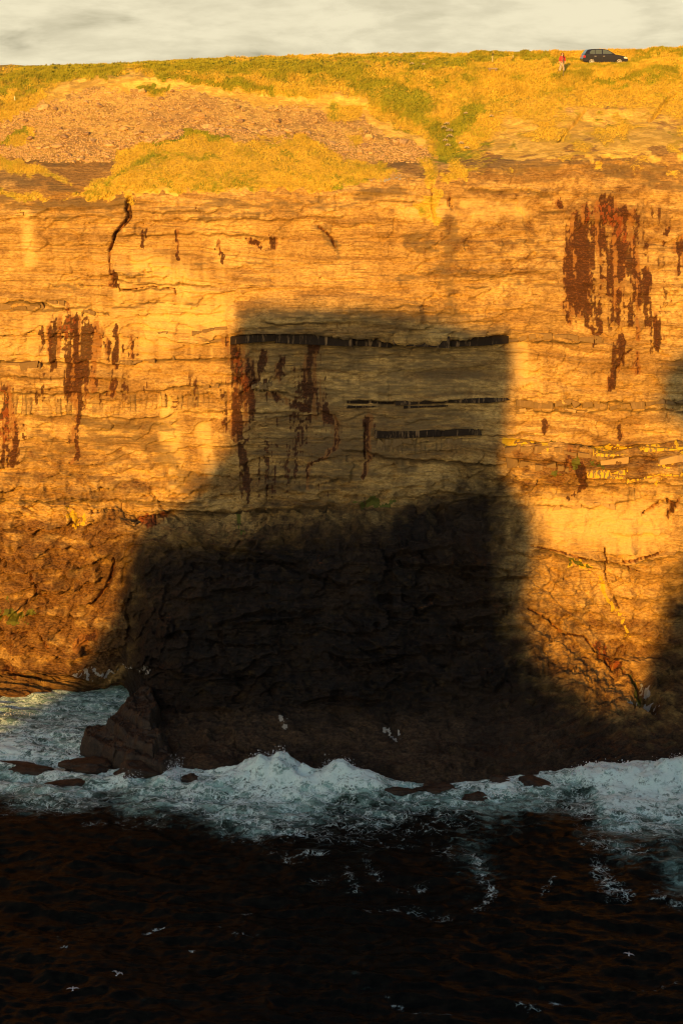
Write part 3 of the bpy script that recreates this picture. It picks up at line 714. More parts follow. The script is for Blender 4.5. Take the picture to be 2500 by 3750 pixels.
for pts, w in [([(-300, 760), (200, 740), (480, 730)], 26), ([(600, 770), (900, 760), (1300, 740), (1450, 700)], 24), ([(700, 800), (1000, 790)], 10),
               ([(1000, 1155), (1300, 1150), (1500, 1160), (1720, 1150)], [14, 22, 20, 12]), ([(1500, 880), (1640, 960), (1640, 1010)], 14), ([(1640, 800), (1650, 1000), (1640, 1130)], 26),
               ([(1450, 1010), (1700, 990), (1900, 1010)], 14), ([(930, 1130), (870, 1150)], 12), ([(1480, 900), (1700, 880), (1950, 890)], 8), ([(1160, 830), (1230, 900), (1240, 950)], 12),
               ([(180, 1040), (300, 1050)], 10), ([(420, 1000), (520, 1010)], 6), ([(700, 960), (760, 970)], 6), ([(1700, 590), (1960, 610), (2200, 590), (2500, 620)], 22), ([(2180, 620), (2500, 680)], 20),
               ([(1740, 600), (1810, 595)], 18), ([(1390, 610), (1560, 610)], 12), ([(1480, 640), (1550, 660)], 12), ([(1700, 685), (1790, 690)], 5), ([(1880, 690), (2000, 700), (2020, 720)], 6),
               ([(60, 600), (320, 570), (420, 590)], 14), ([(0, 660), (300, 690)], 16), ([(2050, 520), (2110, 450), (2150, 400)], [9, 10, 5]), ([(1880, 460), (1960, 450)], 12), ([(2380, 440), (2440, 370)], 12),
               ([(2060, 370), (2100, 360)], 12), ([(2350, 370), (2400, 360)], 9), ([(2200, 395), (2260, 380)], 9), ([(150, 460), (300, 430), (340, 420)], 12), ([(830, 450), (880, 420)], 14),
               ([(300, 1560), (560, 1640), (700, 1750)], 40), ([(350, 1550), (620, 1570)], 30), ([(100, 1600), (250, 1640)], 30), ([(1150, 1640), (1300, 1720)], 30), ([(1400, 1660), (1500, 1720)], 30)]:
    shale_shade = np.maximum(shale_shade, seg_mask(QX, QY, pts, w))
shale_shade = np.maximum(shale_shade, 0.55 * poly_mask(PX, PY, [(80, 1560), (560, 1560), (620, 1850), (-200, 1850), (-200, 1660)], 60))
shale_shade = np.maximum(shale_shade, 0.66 * poly_mask(PX, PY, [(940, 1130), (1820, 1180), (1800, 1600), (1250, 1880), (900, 1860)], 90))  # cast shadow on the tall face put into the colour as darker rock
shale_shade = np.maximum(shale_shade, 0.50 * poly_mask(PX, PY, [(1840, 1630), (2900, 1600), (2900, 1830), (1900, 1850)], 40))
shale_shade = np.maximum(shale_shade, 0.22 * poly_mask(PX, PY, [(1750, 590), (2900, 540), (2900, 760), (1700, 740)], 60))
shale_shade = np.maximum(shale_shade, 0.45 * poly_mask(PX, PY, [(-300, 690), (1700, 680), (1700, 860), (900, 800), (-300, 840)], 60))
shale_shade = np.maximum(shale_shade, 0.30 * poly_mask(PX, PY, [(1450, 640), (2900, 600), (2900, 1150), (1450, 1150)], 90))
shale_shade = np.maximum(shale_shade, 0.62 * sstep(PY, 1840, 1930) * (1 - sstep(PX, 330, 560)))
shale_shade = np.maximum(shale_shade, 0.42 * sstep(PY, 2040, 2250) * sstep(PX, 1900, 2000))
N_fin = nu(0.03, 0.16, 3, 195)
shale_shade = 0.80 * ragged(shale_shade, 1.0, 0.6 * N_hor + 0.4 * N_fin, 0.10, 1.0)
shale_shade = np.maximum(shale_shade, 0.75 * parting * face * (0.35 + 0.65 * sstep(PY, 640, 900) * (0.4 + 0.6 * N_fin)))
shale_shade = np.maximum(shale_shade, 1.4 * ledge_dark)  # recess shade under each ledge painted in along with the parting's colour
lich = np.zeros_like(PX)
for pts, w in [([(1850, 1630), (1900, 1635)], 13), ([(1920, 1638), (2000, 1646)], 12), ([(2180, 1662), (2260, 1655)], 15), ([(2290, 1650), (2500, 1640)], 7), ([(2430, 1680), (2470, 1676)], 9),
               ([(260, 1880), (275, 1920)], 10), ([(300, 1890), (305, 1910)], 6), ([(1590, 790), (1560, 760), (1590, 740)], 12), ([(2090, 2055), (2150, 2065)], [10, 14]), ([(2200, 2110), (2230, 2240), (2290, 2330)], 6),
               ([(2420, 1700), (2425, 1780)], 5), ([(1400, 1020), (1402, 1030)], 5)]:
    lich = np.maximum(lich, seg_mask(QX, QY, pts, w))
lich = ragged(lich, 1.5, 0.5 * N_ver + 0.5 * nu(0.08, 0.08, 3, 189))
pale = 0.34 * (1 - sstep(PY, 1300, 1500)) * (1 - sstep(PX, 900, 1500)) * sstep(PY, 760, 900) + 0.10
pale = np.maximum(pale, 0.62 * poly_mask(PX, PY, [(380, 880), (1050, 860), (1250, 960), (900, 1060), (860, 1380), (250, 1420), (-200, 1420), (-200, 1130), (300, 1020)], 130))
pale = np.maximum(pale, 0.45 * poly_mask(PX, PY, [(1500, 760), (2100, 740), (2100, 1100), (1500, 1000)], 130))
for pts, w in [([(100, 780), (110, 960)], 30), ([(620, 1470), (640, 1780)], 45), ([(740, 1560), (770, 1720)], 30), ([(1900, 1270), (1920, 1380)], 40), ([(540, 980), (700, 1050)], 80), ([(600, 1150), (800, 1150)], 90), ([(2050, 1900), (2350, 1920)], 110), ([(2000, 1850), (2300, 1980)], 80),
               ([(1500, 760), (1900, 770)], 50)]:
    pale = np.maximum(pale, 0.95 * seg_mask(PX, PY, pts, w))
# splash zone / dark lower unit, plus shade painted within the cast shadow's edge
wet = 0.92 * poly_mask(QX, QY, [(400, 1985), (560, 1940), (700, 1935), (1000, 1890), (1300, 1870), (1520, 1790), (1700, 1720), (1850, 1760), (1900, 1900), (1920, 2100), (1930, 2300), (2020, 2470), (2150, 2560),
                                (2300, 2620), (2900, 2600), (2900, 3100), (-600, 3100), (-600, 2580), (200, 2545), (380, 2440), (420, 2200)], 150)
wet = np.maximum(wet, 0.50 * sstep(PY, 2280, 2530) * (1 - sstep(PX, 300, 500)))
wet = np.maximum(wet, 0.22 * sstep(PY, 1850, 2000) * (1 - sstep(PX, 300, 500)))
wet = np.maximum(wet, 0.45 * sstep(PY, 1560, 1900) * sstep(PX, 560, 900) * (1 - sstep(PX, 1800, 1950)))  # painted shade deepening down the shadowed face
wet = np.maximum(wet, 0.6 * sstep(seg_mask(PX, PY, [(2480, 2100), (2460, 2400), (2420, 2680)], [60, 90, 110]), 0.2, 0.8))  # shadow in the right-hand gully, painted dark
algae = np.zeros_like(PX)
for pts, w in [([(2325, 2510), (2330, 2570)], [12, 20]), ([(2265, 2460), (2310, 2490)], 7), ([(870, 1925), (950, 1945)], 7), ([(875, 1880), (880, 1930)], 6), ([(1300, 1830), (1380, 1835)], 8), ([(1400, 1840), (1450, 1835)], 5),
               ([(2000, 1622), (2050, 1624)], 6), ([(2100, 1703), (2200, 1708)], 5), ([(2010, 1725), (2060, 1730)], 8), ([(0, 2210), (80, 2240)], 25), ([(2090, 2055), (2160, 2060)], 6)]:
    algae = np.maximum(algae, seg_mask(QX, QY, pts, w))
white = np.zeros_like(PX)
for pts, w in [([(2355, 2505), (2370, 2560)], [12, 16]), ([(2385, 2580), (2392, 2595)], 10), ([(2300, 2570), (2310, 2575)], 8), ([(290, 2450), (530, 2440)], 4),
               ([(480, 2450), (530, 2455)], 8), ([(1030, 2640), (1032, 2650)], 9), ([(1420, 2670), (1460, 2690)], 6),
               ([(2200, 500), (2240, 560)], 2), ([(1360, 668), (1460, 660)], 6)]:
    white = np.maximum(white, seg_mask(QX, QY, pts, w))
algae = ragged(algae, 0.9, nu(0.05, 0.05, 3, 191))
white = ragged(white, 1.9, nu(0.12, 0.12, 3, 193, 3.0), 0.62, 0.85)
# turf, scree, soil
scar = poly_mask(QX, QY, SCAR, 16)
isl = [MOUND, [(-100, 530), (0, 517), (88, 469), (124, 473), (126, 515), (60, 530), (-100, 560)], [(-100, 560), (0, 578), (48, 596), (160, 622), (263, 652), (200, 655), (100, 645), (-100, 628)],
       [(-100, 696), (0, 700), (207, 704), (160, 722), (-100, 732)], [(486, 323), (542, 309), (630, 313), (612, 335), (550, 352), (520, 335)], [(1190, 380), (1360, 380), (1340, 440), (1240, 450), (1200, 420)],
       [(1250, 480), (1330, 470), (1360, 520), (1280, 540)], [(940, 480), (1050, 470), (1120, 500), (960, 505)]]
sw = sstep(PX, 1480, 1720)
turf = sstep(KK, 12.3, 13.0) * (1 - sw) + sw * np.clip(0.5 + (600 + 90 * (fbm(PX * 0.01, PY * 0.02, 4, 91) - 0.5) - PY) / 240, 0, 1) * np.where(KK > 11.5, 1, 0)
turf = turf * (1 - scar)
islm = np.zeros_like(PX)
for k, p in enumerate(isl):
    islm = np.maximum(islm, poly_mask(QX, QY, p, 17) * (1.0 if k < 5 else 0.75))
turf = np.maximum(turf, islm * np.where(KK > 11.4, 1, 0))
for pts, w in [([(1660, 600), (1700, 650), (1640, 660)], 22), ([(1600, 715), (1590, 760)], 22), ([(1555, 750), (1590, 800), (1600, 825)], [24, 24, 12]), ([(1560, 600), (1580, 660)], 30), ([(470, 715), (480, 735)], 14)]:
    turf = np.maximum(turf, seg_mask(QX, QY, pts, w))
scarb = seg_mask(QX, QY, SCAR[3:16], 28) * np.where(KK > 12, 1, 0)
soil = np.maximum(sstep(scarb, 0.28, 0.55) * sstep(scar, 0.25, 0.6) * 1.5, 0.85 * poly_mask(QX, QY, [(200, 330), (480, 285), (900, 335), (1380, 380), (1300, 420), (1000, 385), (700, 360), (400, 345)], 26) * scar)
soil = np.maximum(soil, 0.9 * seg_mask(QX, QY, [(390, 706), (560, 690), (640, 705)], 12) * np.where(KK > 11.8, 1, 0))
soil = np.maximum(soil, 0.9 * seg_mask(QX, QY, [(720, 705), (880, 700), (1000, 690), (1180, 685)], 5) * np.where(KK > 11.8, 1, 0))
soil = np.maximum(soil, sstep(PX, 1700, 1880) * sstep(PY, 330, 430) * (1 - sstep(PY, 520, 650)) * (0.50 + 0.65 * nu(0.012, 0.02, 4, 215)))
scree = scar * (1 - islm) * np.where(KK > 12.2, 1, 0) * np.clip(1.25 - soil, 0, 1) * (1 - 0.85 * sstep(PY, 560, 620))
turf = np.clip(turf - 0.75 * sstep(PX, 1720, 1900) * sstep(PY, 330, 440) * nu(0.015, 0.022, 4, 93), 0, 1)
green = 0.34 * np.ones_like(PX) - 0.20 * sstep(PX, 1750, 1950) * sstep(PY, 330, 400)
for pts, w, v in [([(-300, 290), (0, 285), (250, 262), (420, 250)], 26, 1.0), ([(0, 320), (150, 320)], 20, 0.7), ([(420, 240), (700, 235), (1000, 240), (1300, 255)], 30, 0.85), ([(560, 262), (660, 275), (820, 300), (1000, 320)], 14, 0.9),
               ([(1000, 240), (1250, 270), (1450, 330), (1560, 400)], 38, 0.8), ([(1640, 560), (1660, 480), (1700, 440), (1760, 410)], [36, 44, 30, 16], 1.1), ([(1450, 380), (1600, 460)], 40, 0.75),
               ([(1250, 226), (1600, 230), (2000, 215), (2080, 218)], 14, 1.0), ([(1500, 300), (1900, 300)], 18, 0.5), ([(1980, 300), (2080, 280)], 14, 0.6), ([(2200, 290), (2350, 270), (2480, 260)], 12, 0.8), ([(2270, 320), (2420, 280)], 12, 0.6),
               ([(2350, 200), (2500, 196)], 8, 0.9), ([(2080, 230), (2300, 224), (2500, 210)], 8, 0.7), ([(558, 515), (690, 487), (845, 512)], 10, 0.95), ([(350, 680), (460, 620), (540, 560), (700, 570), (800, 590)], [10, 24, 24, 20, 14], 0.6),
               ([(0, 510), (100, 475)], 12, 0.8), ([(500, 318), (620, 318)], 9, 0.95), ([(1000, 215), (1500, 205), (1800, 200)], 6, 0.6), ([(1000, 610), (1150, 640)], 20, 0.5), ([(230, 700), (420, 690)], 12, 0.5)]:
    green = np.maximum(green, v * seg_mask(QX, QY, pts, w) * 1.2)
green = np.clip(green, 0, 1)
def pack(a, b_, c_, d):
    return np.stack([np.clip(v, 0, 1) for v in (a, b_, c_, d)], -1)
lowK = np.where(KK <= EDGE + 0.6, 1.0, 0.0)
mA = pack(stain, shale_shade, lich, pale); mB = pack(wet, algae, white, redc); mC = pack(turf, green, scree, soil)
grain = pack(fbm(X * 0.09, (hh + 0.6 * dw1) * 1.3, 5, 201), fbm(X * 1.5, arc * 1.7, 4, 203), fbm(X * 1.9, arc * 0.15, 5, 205), fbm(X * 0.22, arc * 0.22, 4, 207))
rustlow = 0.75 * sstep(PY, 1820, 1960) * (1 - sstep(PX, 380, 640))
rustlow = np.maximum(rustlow, 0.50 * sstep(PY, 2080, 2300) * sstep(PX, 1850, 2000))
rustlow = np.maximum(rustlow, 0.35 * poly_mask(PX, PY, [(-300, 1540), (560, 1560), (640, 1850), (-300, 1850)], 80))
rustlow = np.maximum(rustlow, 0.55 * poly_mask(PX, PY, [(1830, 1620), (2900, 1600), (2900, 1720), (2150, 1800), (1880, 1840)], 40))
rustlow = np.maximum(rustlow, 0.32 * poly_mask(PX, PY, [(1480, 640), (2900, 600), (2900, 1000), (1480, 1100)], 120))
rustlow = np.clip(rustlow * (0.55 + 0.9 * N_hor), 0, 1)
apr = sstep(PY + 30 * (N_hor - 0.5), 2560, 2690) * (1 - 0.4 * sstep(PX, 1900, 2200)) * (0.35 + 0.9 * nu(0.012, 0.02, 4, 219))  # sky light on the rock apron painted in as a lighter brown
halo = pack(halo, rustlow, apr, halo * 0 + 1)
re = int(np.searchsorted(kk, EDGE + 1e-6))
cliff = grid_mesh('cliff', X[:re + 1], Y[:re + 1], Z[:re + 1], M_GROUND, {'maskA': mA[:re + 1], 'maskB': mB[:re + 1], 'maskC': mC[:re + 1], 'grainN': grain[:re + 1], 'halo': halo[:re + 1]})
tag(cliff, 'ochre bedded sandstone sea cliff with dark lower rocks, above the surf', kind='structure')
hillside = grid_mesh('hillside', X[re:], Y[re:], Z[re:], M_GROUND, {'maskA': mA[re:], 'maskB': mB[re:], 'maskC': mC[re:], 'grainN': grain[re:], 'halo': halo[re:]})
tag(hillside, 'grassy slope and plateau with a stony landslip scar above the cliff', kind='structure')

# look-up of the built surface by photo position
flatP = np.stack([PXd.ravel(), PYd.ravel()], -1)
def surf(px, py, kmin=0.9, kmax=20.0):
    sel = (np.abs(PXd - px) < 14) & (np.abs(PYd - py) < 14) & (KK > kmin) & (KK < kmax)
    if not sel.any():
        sel = (np.abs(PXd - px) < 60) & (np.abs(PYd - py) < 60) & (KK > kmin) & (KK < kmax)
    d = np.hypot(PXd[sel] - px, PYd[sel] - py)
    near = d < d.min() + 3.0
    idx = np.flatnonzero(near)
    j = idx[np.argmin(Y[sel][idx])]                # the front one
    return np.array([X[sel][j], Y[sel][j], Z[sel][j]])
def ground_z(x, y):
    sel = (np.abs(X - x) < 0.8) & (np.abs(Y - y) < 0.8) & (KK > 12)
    if not sel.any():
        sel = (np.abs(X - x) < 4) & (np.abs(Y - y) < 4) & (KK > 12)
    d = np.hypot(X[sel] - x, Y[sel] - y)
    return float(Z[sel][np.argmin(d)])

# ------------------------------------------------------------------ the headland that the light comes past (behind the camera)
def make_simple_rock_mat(name, c0, c1, scale=0.8, rough=0.85):
    m, nt, b = new_mat(name)
    pos = nt.new('ShaderNodeNewGeometry').outputs['Position']
    n1 = nt.noise(nt.vmul(pos, (1, 1, 2.2)), scale, 7.0, 0.62)
    n2 = nt.noise(pos, scale * 9, 5.0, 0.65)
    col = nt.mix(nt.step(nt.math('ADD', nt.math('MULTIPLY', n1, 0.6), nt.math('MULTIPLY', n2, 0.4)), 0.36, 0.64), c0, c1)
    nt.put(b.inputs['Base Color'], col)
    b.inputs['Roughness'].default_value = rough
    b.inputs['Specular IOR Level'].default_value = 0.3
    bump = nt.new('ShaderNodeBump')
    nt.put(bump.inputs['Height'], nt.math('ADD', n1, nt.math('MULTIPLY', n2, 0.5)))
    bump.inputs['Strength'].default_value = 0.6
    bump.inputs['Distance'].default_value = 0.12
    nt.put(b.inputs['Normal'], bump.outputs[0])
    return m
M_DARKROCK = make_simple_rock_mat('wet_black_rock', (0.012, 0.007, 0.0035), (0.055, 0.034, 0.018), 1.6, 0.6)
M_HEAD = make_simple_rock_mat('headland_rock', (0.10, 0.075, 0.05), (0.26, 0.19, 0.12), 0.3)

SHADOW = [(300, 2420), (350, 2330), (405, 2250), (445, 2150), (475, 2050), (505, 1955), (565, 1885), (640, 1838), (705, 1790), (785, 1700), (850, 1600), (890, 1490), (902, 1290), (862, 1235), (868, 1150),
          (950, 1118), (1100, 1112), (1300, 1120), (1500, 1135), (1620, 1160), (1780, 1192), (1850, 1208), (1872, 1250), (1888, 1315), (1873, 1420), (1858, 1526), (1832, 1600), (1838, 1640), (1858, 1714),
          (1912, 1810), (1943, 1874), (1958, 1940), (1945, 2010), (1935, 2123), (1918, 2203), (1967, 2378), (2015, 2418), (2135, 2522), (2180, 2565), (2190, 2570), (2235, 2585),
          (2295, 2570), (2360, 2500), (2375, 2430), (2430, 2350), (2500, 2310), (2530, 2250), (2450, 2210), (2520, 2160), (2540, 1490), (2470, 1430), (2420, 1400), (2432, 1330), (2500, 1270), (2640, 1200), (2700, 1100)]
YC = -75.0
sil = []
for (sx, sy) in SHADOW:
    p = surf(sx, sy)
    t = (p[1] - YC) / LDIR[1]
    q = p - LDIR * t
    sil.append((q[0], q[2]))
def _lit_sea(px, py):
    x_, y_ = on_sea(px, py)
    t = (y_ - YC) / LDIR[1]
    q = np.array([x_, y_, 0.0]) - LDIR * t
    return q[0], q[2]
base_l = [_lit_sea(190, 2560), _lit_sea(60, 2640), _lit_sea(-60, 2700)]
sil = [(base_l[-1][0] - 3, -5)] + [base_l[2], base_l[1], base_l[0]] + sil
sil += [(sil[-1][0] + 3, 55.0), (sil[-1][0] + 40, 56.0), (sil[-1][0] + 46, -5)]
# roughen the outline a little and thicken it along the light
fine = []
for a_, b_ in zip(sil[:-1], sil[1:]):
    n = max(1, int(math.hypot(b_[0] - a_[0], b_[1] - a_[1]) / 0.7))
    for q in range(n):
        fine.append((a_[0] + (b_[0] - a_[0]) * q / n, a_[1] + (b_[1] - a_[1]) * q / n))
fine.append(sil[-1])
fine = np.array(fine)
nx_ = fbm(fine[:, 0] * 0.5, fine[:, 1] * 0.5, 4, 101) - 0.5
nz_ = fbm(fine[:, 0] * 0.5 + 30, fine[:, 1] * 0.5, 4, 103) - 0.5
bm = bmesh.new()
prev = None
DEP = 9
for k in range(DEP):
    s = k / (DEP - 1)
    shrink = 1.0 - 0.10 * (2 * s - 1) ** 2
    ring = []
    zc = 18.0; xc = fine[:, 0].mean()
    for (fx_, fz_), jx, jz in zip(fine, nx_, nz_):
        base = np.array([fx_ + 1.3 * jx, YC, fz_ + 1.1 * jz])
        p = base - LDIR * (s * 26.0 - 8.0)
        # the outer slices are a little smaller so that the middle one makes the outline
        if k not in (4,):
            p[2] -= 0.5 + 0.5 * abs(4 - k) + 0.6 * fbm(np.array([fx_ * 0.4]), np.array([k * 1.7]), 2, 105)[0]
        ring.append(bm.verts.new(p))
    if prev:
        for q in range(len(ring) - 1):
            bm.faces.new((prev[q], prev[q + 1], ring[q + 1], ring[q]))
    else:
        bm.faces.new(ring)
    prev = ring
bm.faces.new(list(reversed(prev)))
hl = bm_obj('headland', bm, M_HEAD)
tag(hl, 'rocky headland and stack facing the cliff across the inlet', kind='structure')
# the ground under the photographer
bm = bmesh.new()
ky_ = math.tan(SUN_AZ)
plan = [(-1.5, -1.2), (3, -0.6), (14, -2.5), (40, -6), (90, -10), (90, -70), (-1.5 - 68 * ky_ + 3, -66)]
lo = [bm.verts.new((x_ * 1.0, y_ - 0.6, -5)) for x_, y_ in plan]
hi = [bm.verts.new((x_, y_, 52.1 + 0.2 * (k % 2))) for k, (x_, y_) in enumerate(plan)]
for q in range(len(plan)):
    r_ = (q + 1) % len(plan)
    bm.faces.new((lo[q], lo[r_], hi[r_], hi[q]))
bm.faces.new(hi)
bm.faces.new(list(reversed(lo)))
bmesh.ops.subdivide_edges(bm, edges=bm.edges[:], cuts=3, use_grid_fill=True)
vp = bm_obj('viewpoint_headland', bm, M_HEAD)
tag(vp, 'headland the view is taken from', kind='structure')

# ------------------------------------------------------------------ sea
FOAM_LINE = [(-700, 2950), (0, 2965), (200, 2985), (400, 2960), (600, 2985), (750, 3000), (850, 3080), (1000, 3115), (1200, 3095), (1400, 3065), (1550, 3035), (1700, 3035), (1800, 2985), (1900, 2960),
             (2050, 2990), (2150, 3050), (2300, 3085), (2500, 3070), (3200, 3050)]
FOAM_DENSE = [(-700, 2860), (0, 2880), (200, 2900), (400, 2880), (600, 2925), (750, 2950), (850, 2985), (950, 3000), (1100, 2960), (1250, 2935), (1400, 2925), (1550, 2915), (1700, 2920), (1800, 2950), (1900, 2930),
              (2000, 2900), (2150, 2900), (2200, 3010), (2300, 3030), (2500, 3010), (3200, 3000)]
sxs = np.concatenate([-34 - np.geomspace(0.3, 900, 40)[::-1], np.linspace(-34, 34, 500), 34 + np.geomspace(0.3, 900, 40)])
sys_ = np.concatenate([66 - np.geomspace(0.4, 1500, 40)[::-1], np.linspace(66, 136, 450), 136 + np.geomspace(0.5, 40, 6)])
SX, SY = np.meshgrid(sxs, sys_)
spx, spy = proj(SX, SY, np.zeros_like(SX))
spx = np.clip(spx, -3000, 6000); spy = np.clip(spy, 0, 9000)
near = np.exp(-np.maximum(np.abs(SX) - 34, 0) / 20) * np.exp(-np.maximum(66 - SY, 0) / 30)
shore = sstep(spy, 3400, 2850) if False else 1 - sstep(spy, 2850, 3350)
w1 = fbm(SX * 0.10 + 0.05 * SY, SY * 0.17, 4, 111) - 0.5
w2 = ridge(SX * 0.12 + 0.6 * w1, SY * 0.36 + 0.10 * SX, 3, 115) - 0.55
w3 = fbm(SX * 0.55 + 3 * w1, SY * 1.5 + 2 * w1, 4, 119) - 0.5
w4 = fbm(SX * 2.6, SY * 3.8, 3, 123) - 0.5
SZ = near * (1.2 * w1 + 0.7 * w2 + 0.55 * w3 + 0.14 * w4)
SZ *= 1 - 0.5 * (spy < 2700) * (spx < 500)
# breaking crests against the rocks: (photo x, photo row of its foot, half width px, depth m, height m)
for (cx, cy, hw, dep, hgt) in [(1010, 2865, 110, 1.6, 1.9), (930, 2880, 140, 2.2, 1.2), (1235, 2880, 70, 1.3, 2.0), (1320, 2895, 80, 1.6, 1.3), (1130, 2900, 90, 2.0, 0.8), (760, 2890, 90, 1.5, 0.9),
                               (2150, 2870, 110, 1.6, 1.1), (2330, 2880, 150, 2.2, 1.4), (2480, 2880, 120, 1.8, 1.5), (2620, 2880, 160, 1.8, 1.3), (1850, 2895, 90, 1.2, 0.8), (1990, 2900, 110, 1.6, 0.7), (1660, 2925, 120, 1.2, 0.5),
                               (600, 2880, 60, 1.2, 0.8), (470, 2880, 60, 1.0, 0.6), (330, 2870, 60, 1.0, 0.5), (2240, 2990, 120, 2.6, 0.9), (1700, 2990, 90, 1.6, 0.5), (460, 2520, 40, 1.0, 0.5), (140, 2560, 60, 0.8, 0.5), (900, 3010, 160, 2.0, 0.6),
                               (150, 2930, 140, 1.6, 0.5), (30, 2640, 80, 1.2, 0.35), (2460, 3120, 90, 2.0, 0.8)]:
    x_, y_ = on_sea(cx, cy)
    hwm = hw * y_ / F
    bump_ = 0.72 * hgt * np.exp(-((SX - x_) / hwm) ** 2 * 0.9) * np.exp(-np.where(SY > y_, 0.6, 1.0) * ((SY - y_) / dep) ** 2)
    SZ += bump_ * (0.75 + 0.8 * (fbm(SX * 1.1, SY * 1.1, 4, 131) - 0.2))
wl = np.interp(SX, wx, wy)
SZ -= 1.3 * sstep(SY, wl - 0.2, wl + 2.5) * (1 - sstep(SY, 126, 130) * (SX < -14))
SZ = np.where(SY > 137, -3.0, SZ)
sjx = spx + 60 * (fbm(SX * 0.5, SY * 0.5, 4, 133) - 0.5); sjy = spy + 110 * (fbm(SX * 0.35, SY * 0.5, 5, 135) - 0.5)
fl = np.interp(sjx, *np.array(FOAM_LINE).T); fd = np.interp(sjx, *np.array(FOAM_DENSE).T)
foam = 0.50 * (1 - sstep(sjy, fd - 90, fd + 50)) + 0.44 * (1 - sstep(sjy, fl - 60, fl + 80))
foam = np.clip(foam, 0, 1)
cove = (1 - sstep(spy, 2640, 2800)) * (1 - sstep(spx, 560, 680))
foam = foam * (1 - 0.30 * cove)
foam *= 0.80 + 0.55 * (fbm(SX * 0.22, SY * 0.30, 4, 137) - 0.3)
for pts, w, v in [([(1740, 3130), (1770, 3200), (1800, 3300), (1740, 3340)], [20, 26, 20, 9], 0.50), ([(1340, 3180), (1370, 3220)], 22, 0.45), ([(1600, 3110), (1700, 3130)], 28, 0.4), ([(2190, 3180), (2220, 3250), (2300, 3280)], [26, 26, 16], 0.6),
                  ([(2020, 3220), (1990, 3270)], 14, 0.5), ([(1480, 3260), (1550, 3250)], 16, 0.34), ([(2380, 3280), (2500, 3300)], 22, 0.42), ([(2150, 3100), (2350, 3140)], 26, 0.45), ([(1340, 3330), (1500, 3320), (1660, 3360)], 10, 0.36),
                  ([(1900, 3670), (1960, 3700)], 14, 0.5), ([(2010, 3670), (2050, 3680)], 10, 0.5), ([(1420, 3660), (1470, 3690)], 14, 0.4), ([(1500, 3720), (1650, 3710)], 12, 0.38), ([(520, 3420), (560, 3400), (600, 3390)], [6, 9, 4], 0.6),
                  ([(890, 3345), (915, 3345)], 8, 0.75), ([(685, 3483), (700, 3480)], 7, 0.7), ([(790, 3410), (830, 3422)], 5, 0.5), ([(860, 3425), (950, 3430)], 8, 0.42), ([(220, 3450), (270, 3455)], 10, 0.38), ([(170, 3500), (230, 3490)], 8, 0.4),
                  ([(1130, 3240), (1200, 3230)], 12, 0.36), ([(1250, 3200), (1300, 3270)], 18, 0.38), ([(1050, 3170), (1200, 3150)], 16, 0.42), ([(2300, 3620), (2480, 3600)], 10, 0.3), ([(300, 3020), (600, 3030)], 16, 0.30)]:
    foam = np.maximum(foam, (0.86 * v) * seg_mask(sjx, spy + 10 * (fbm(SX, SY, 3, 139) - 0.5), pts, w) * 1.15)
aer = np.clip(1.0 - sstep(sjy, fd - 40, fd + 150), 0, 1) * (0.55 + 0.45 * fbm(SX * 0.3, SY * 0.4, 3, 141))
for pts, w, v in [([(1700, 3080), (1770, 3200)], 60, 0.32), ([(2460, 3150), (2500, 3230)], 60, 0.5), ([(2200, 3050), (2300, 3120)], 60, 0.4), ([(2100, 2960), (2180, 2960)], 50, 0.4)]:
    aer = np.maximum(aer, v * seg_mask(spx, spy, pts, w))
crest = sstep(SZ, 0.45, 1.35)
foam = np.clip(foam + 0.42 * crest, 0, 1)
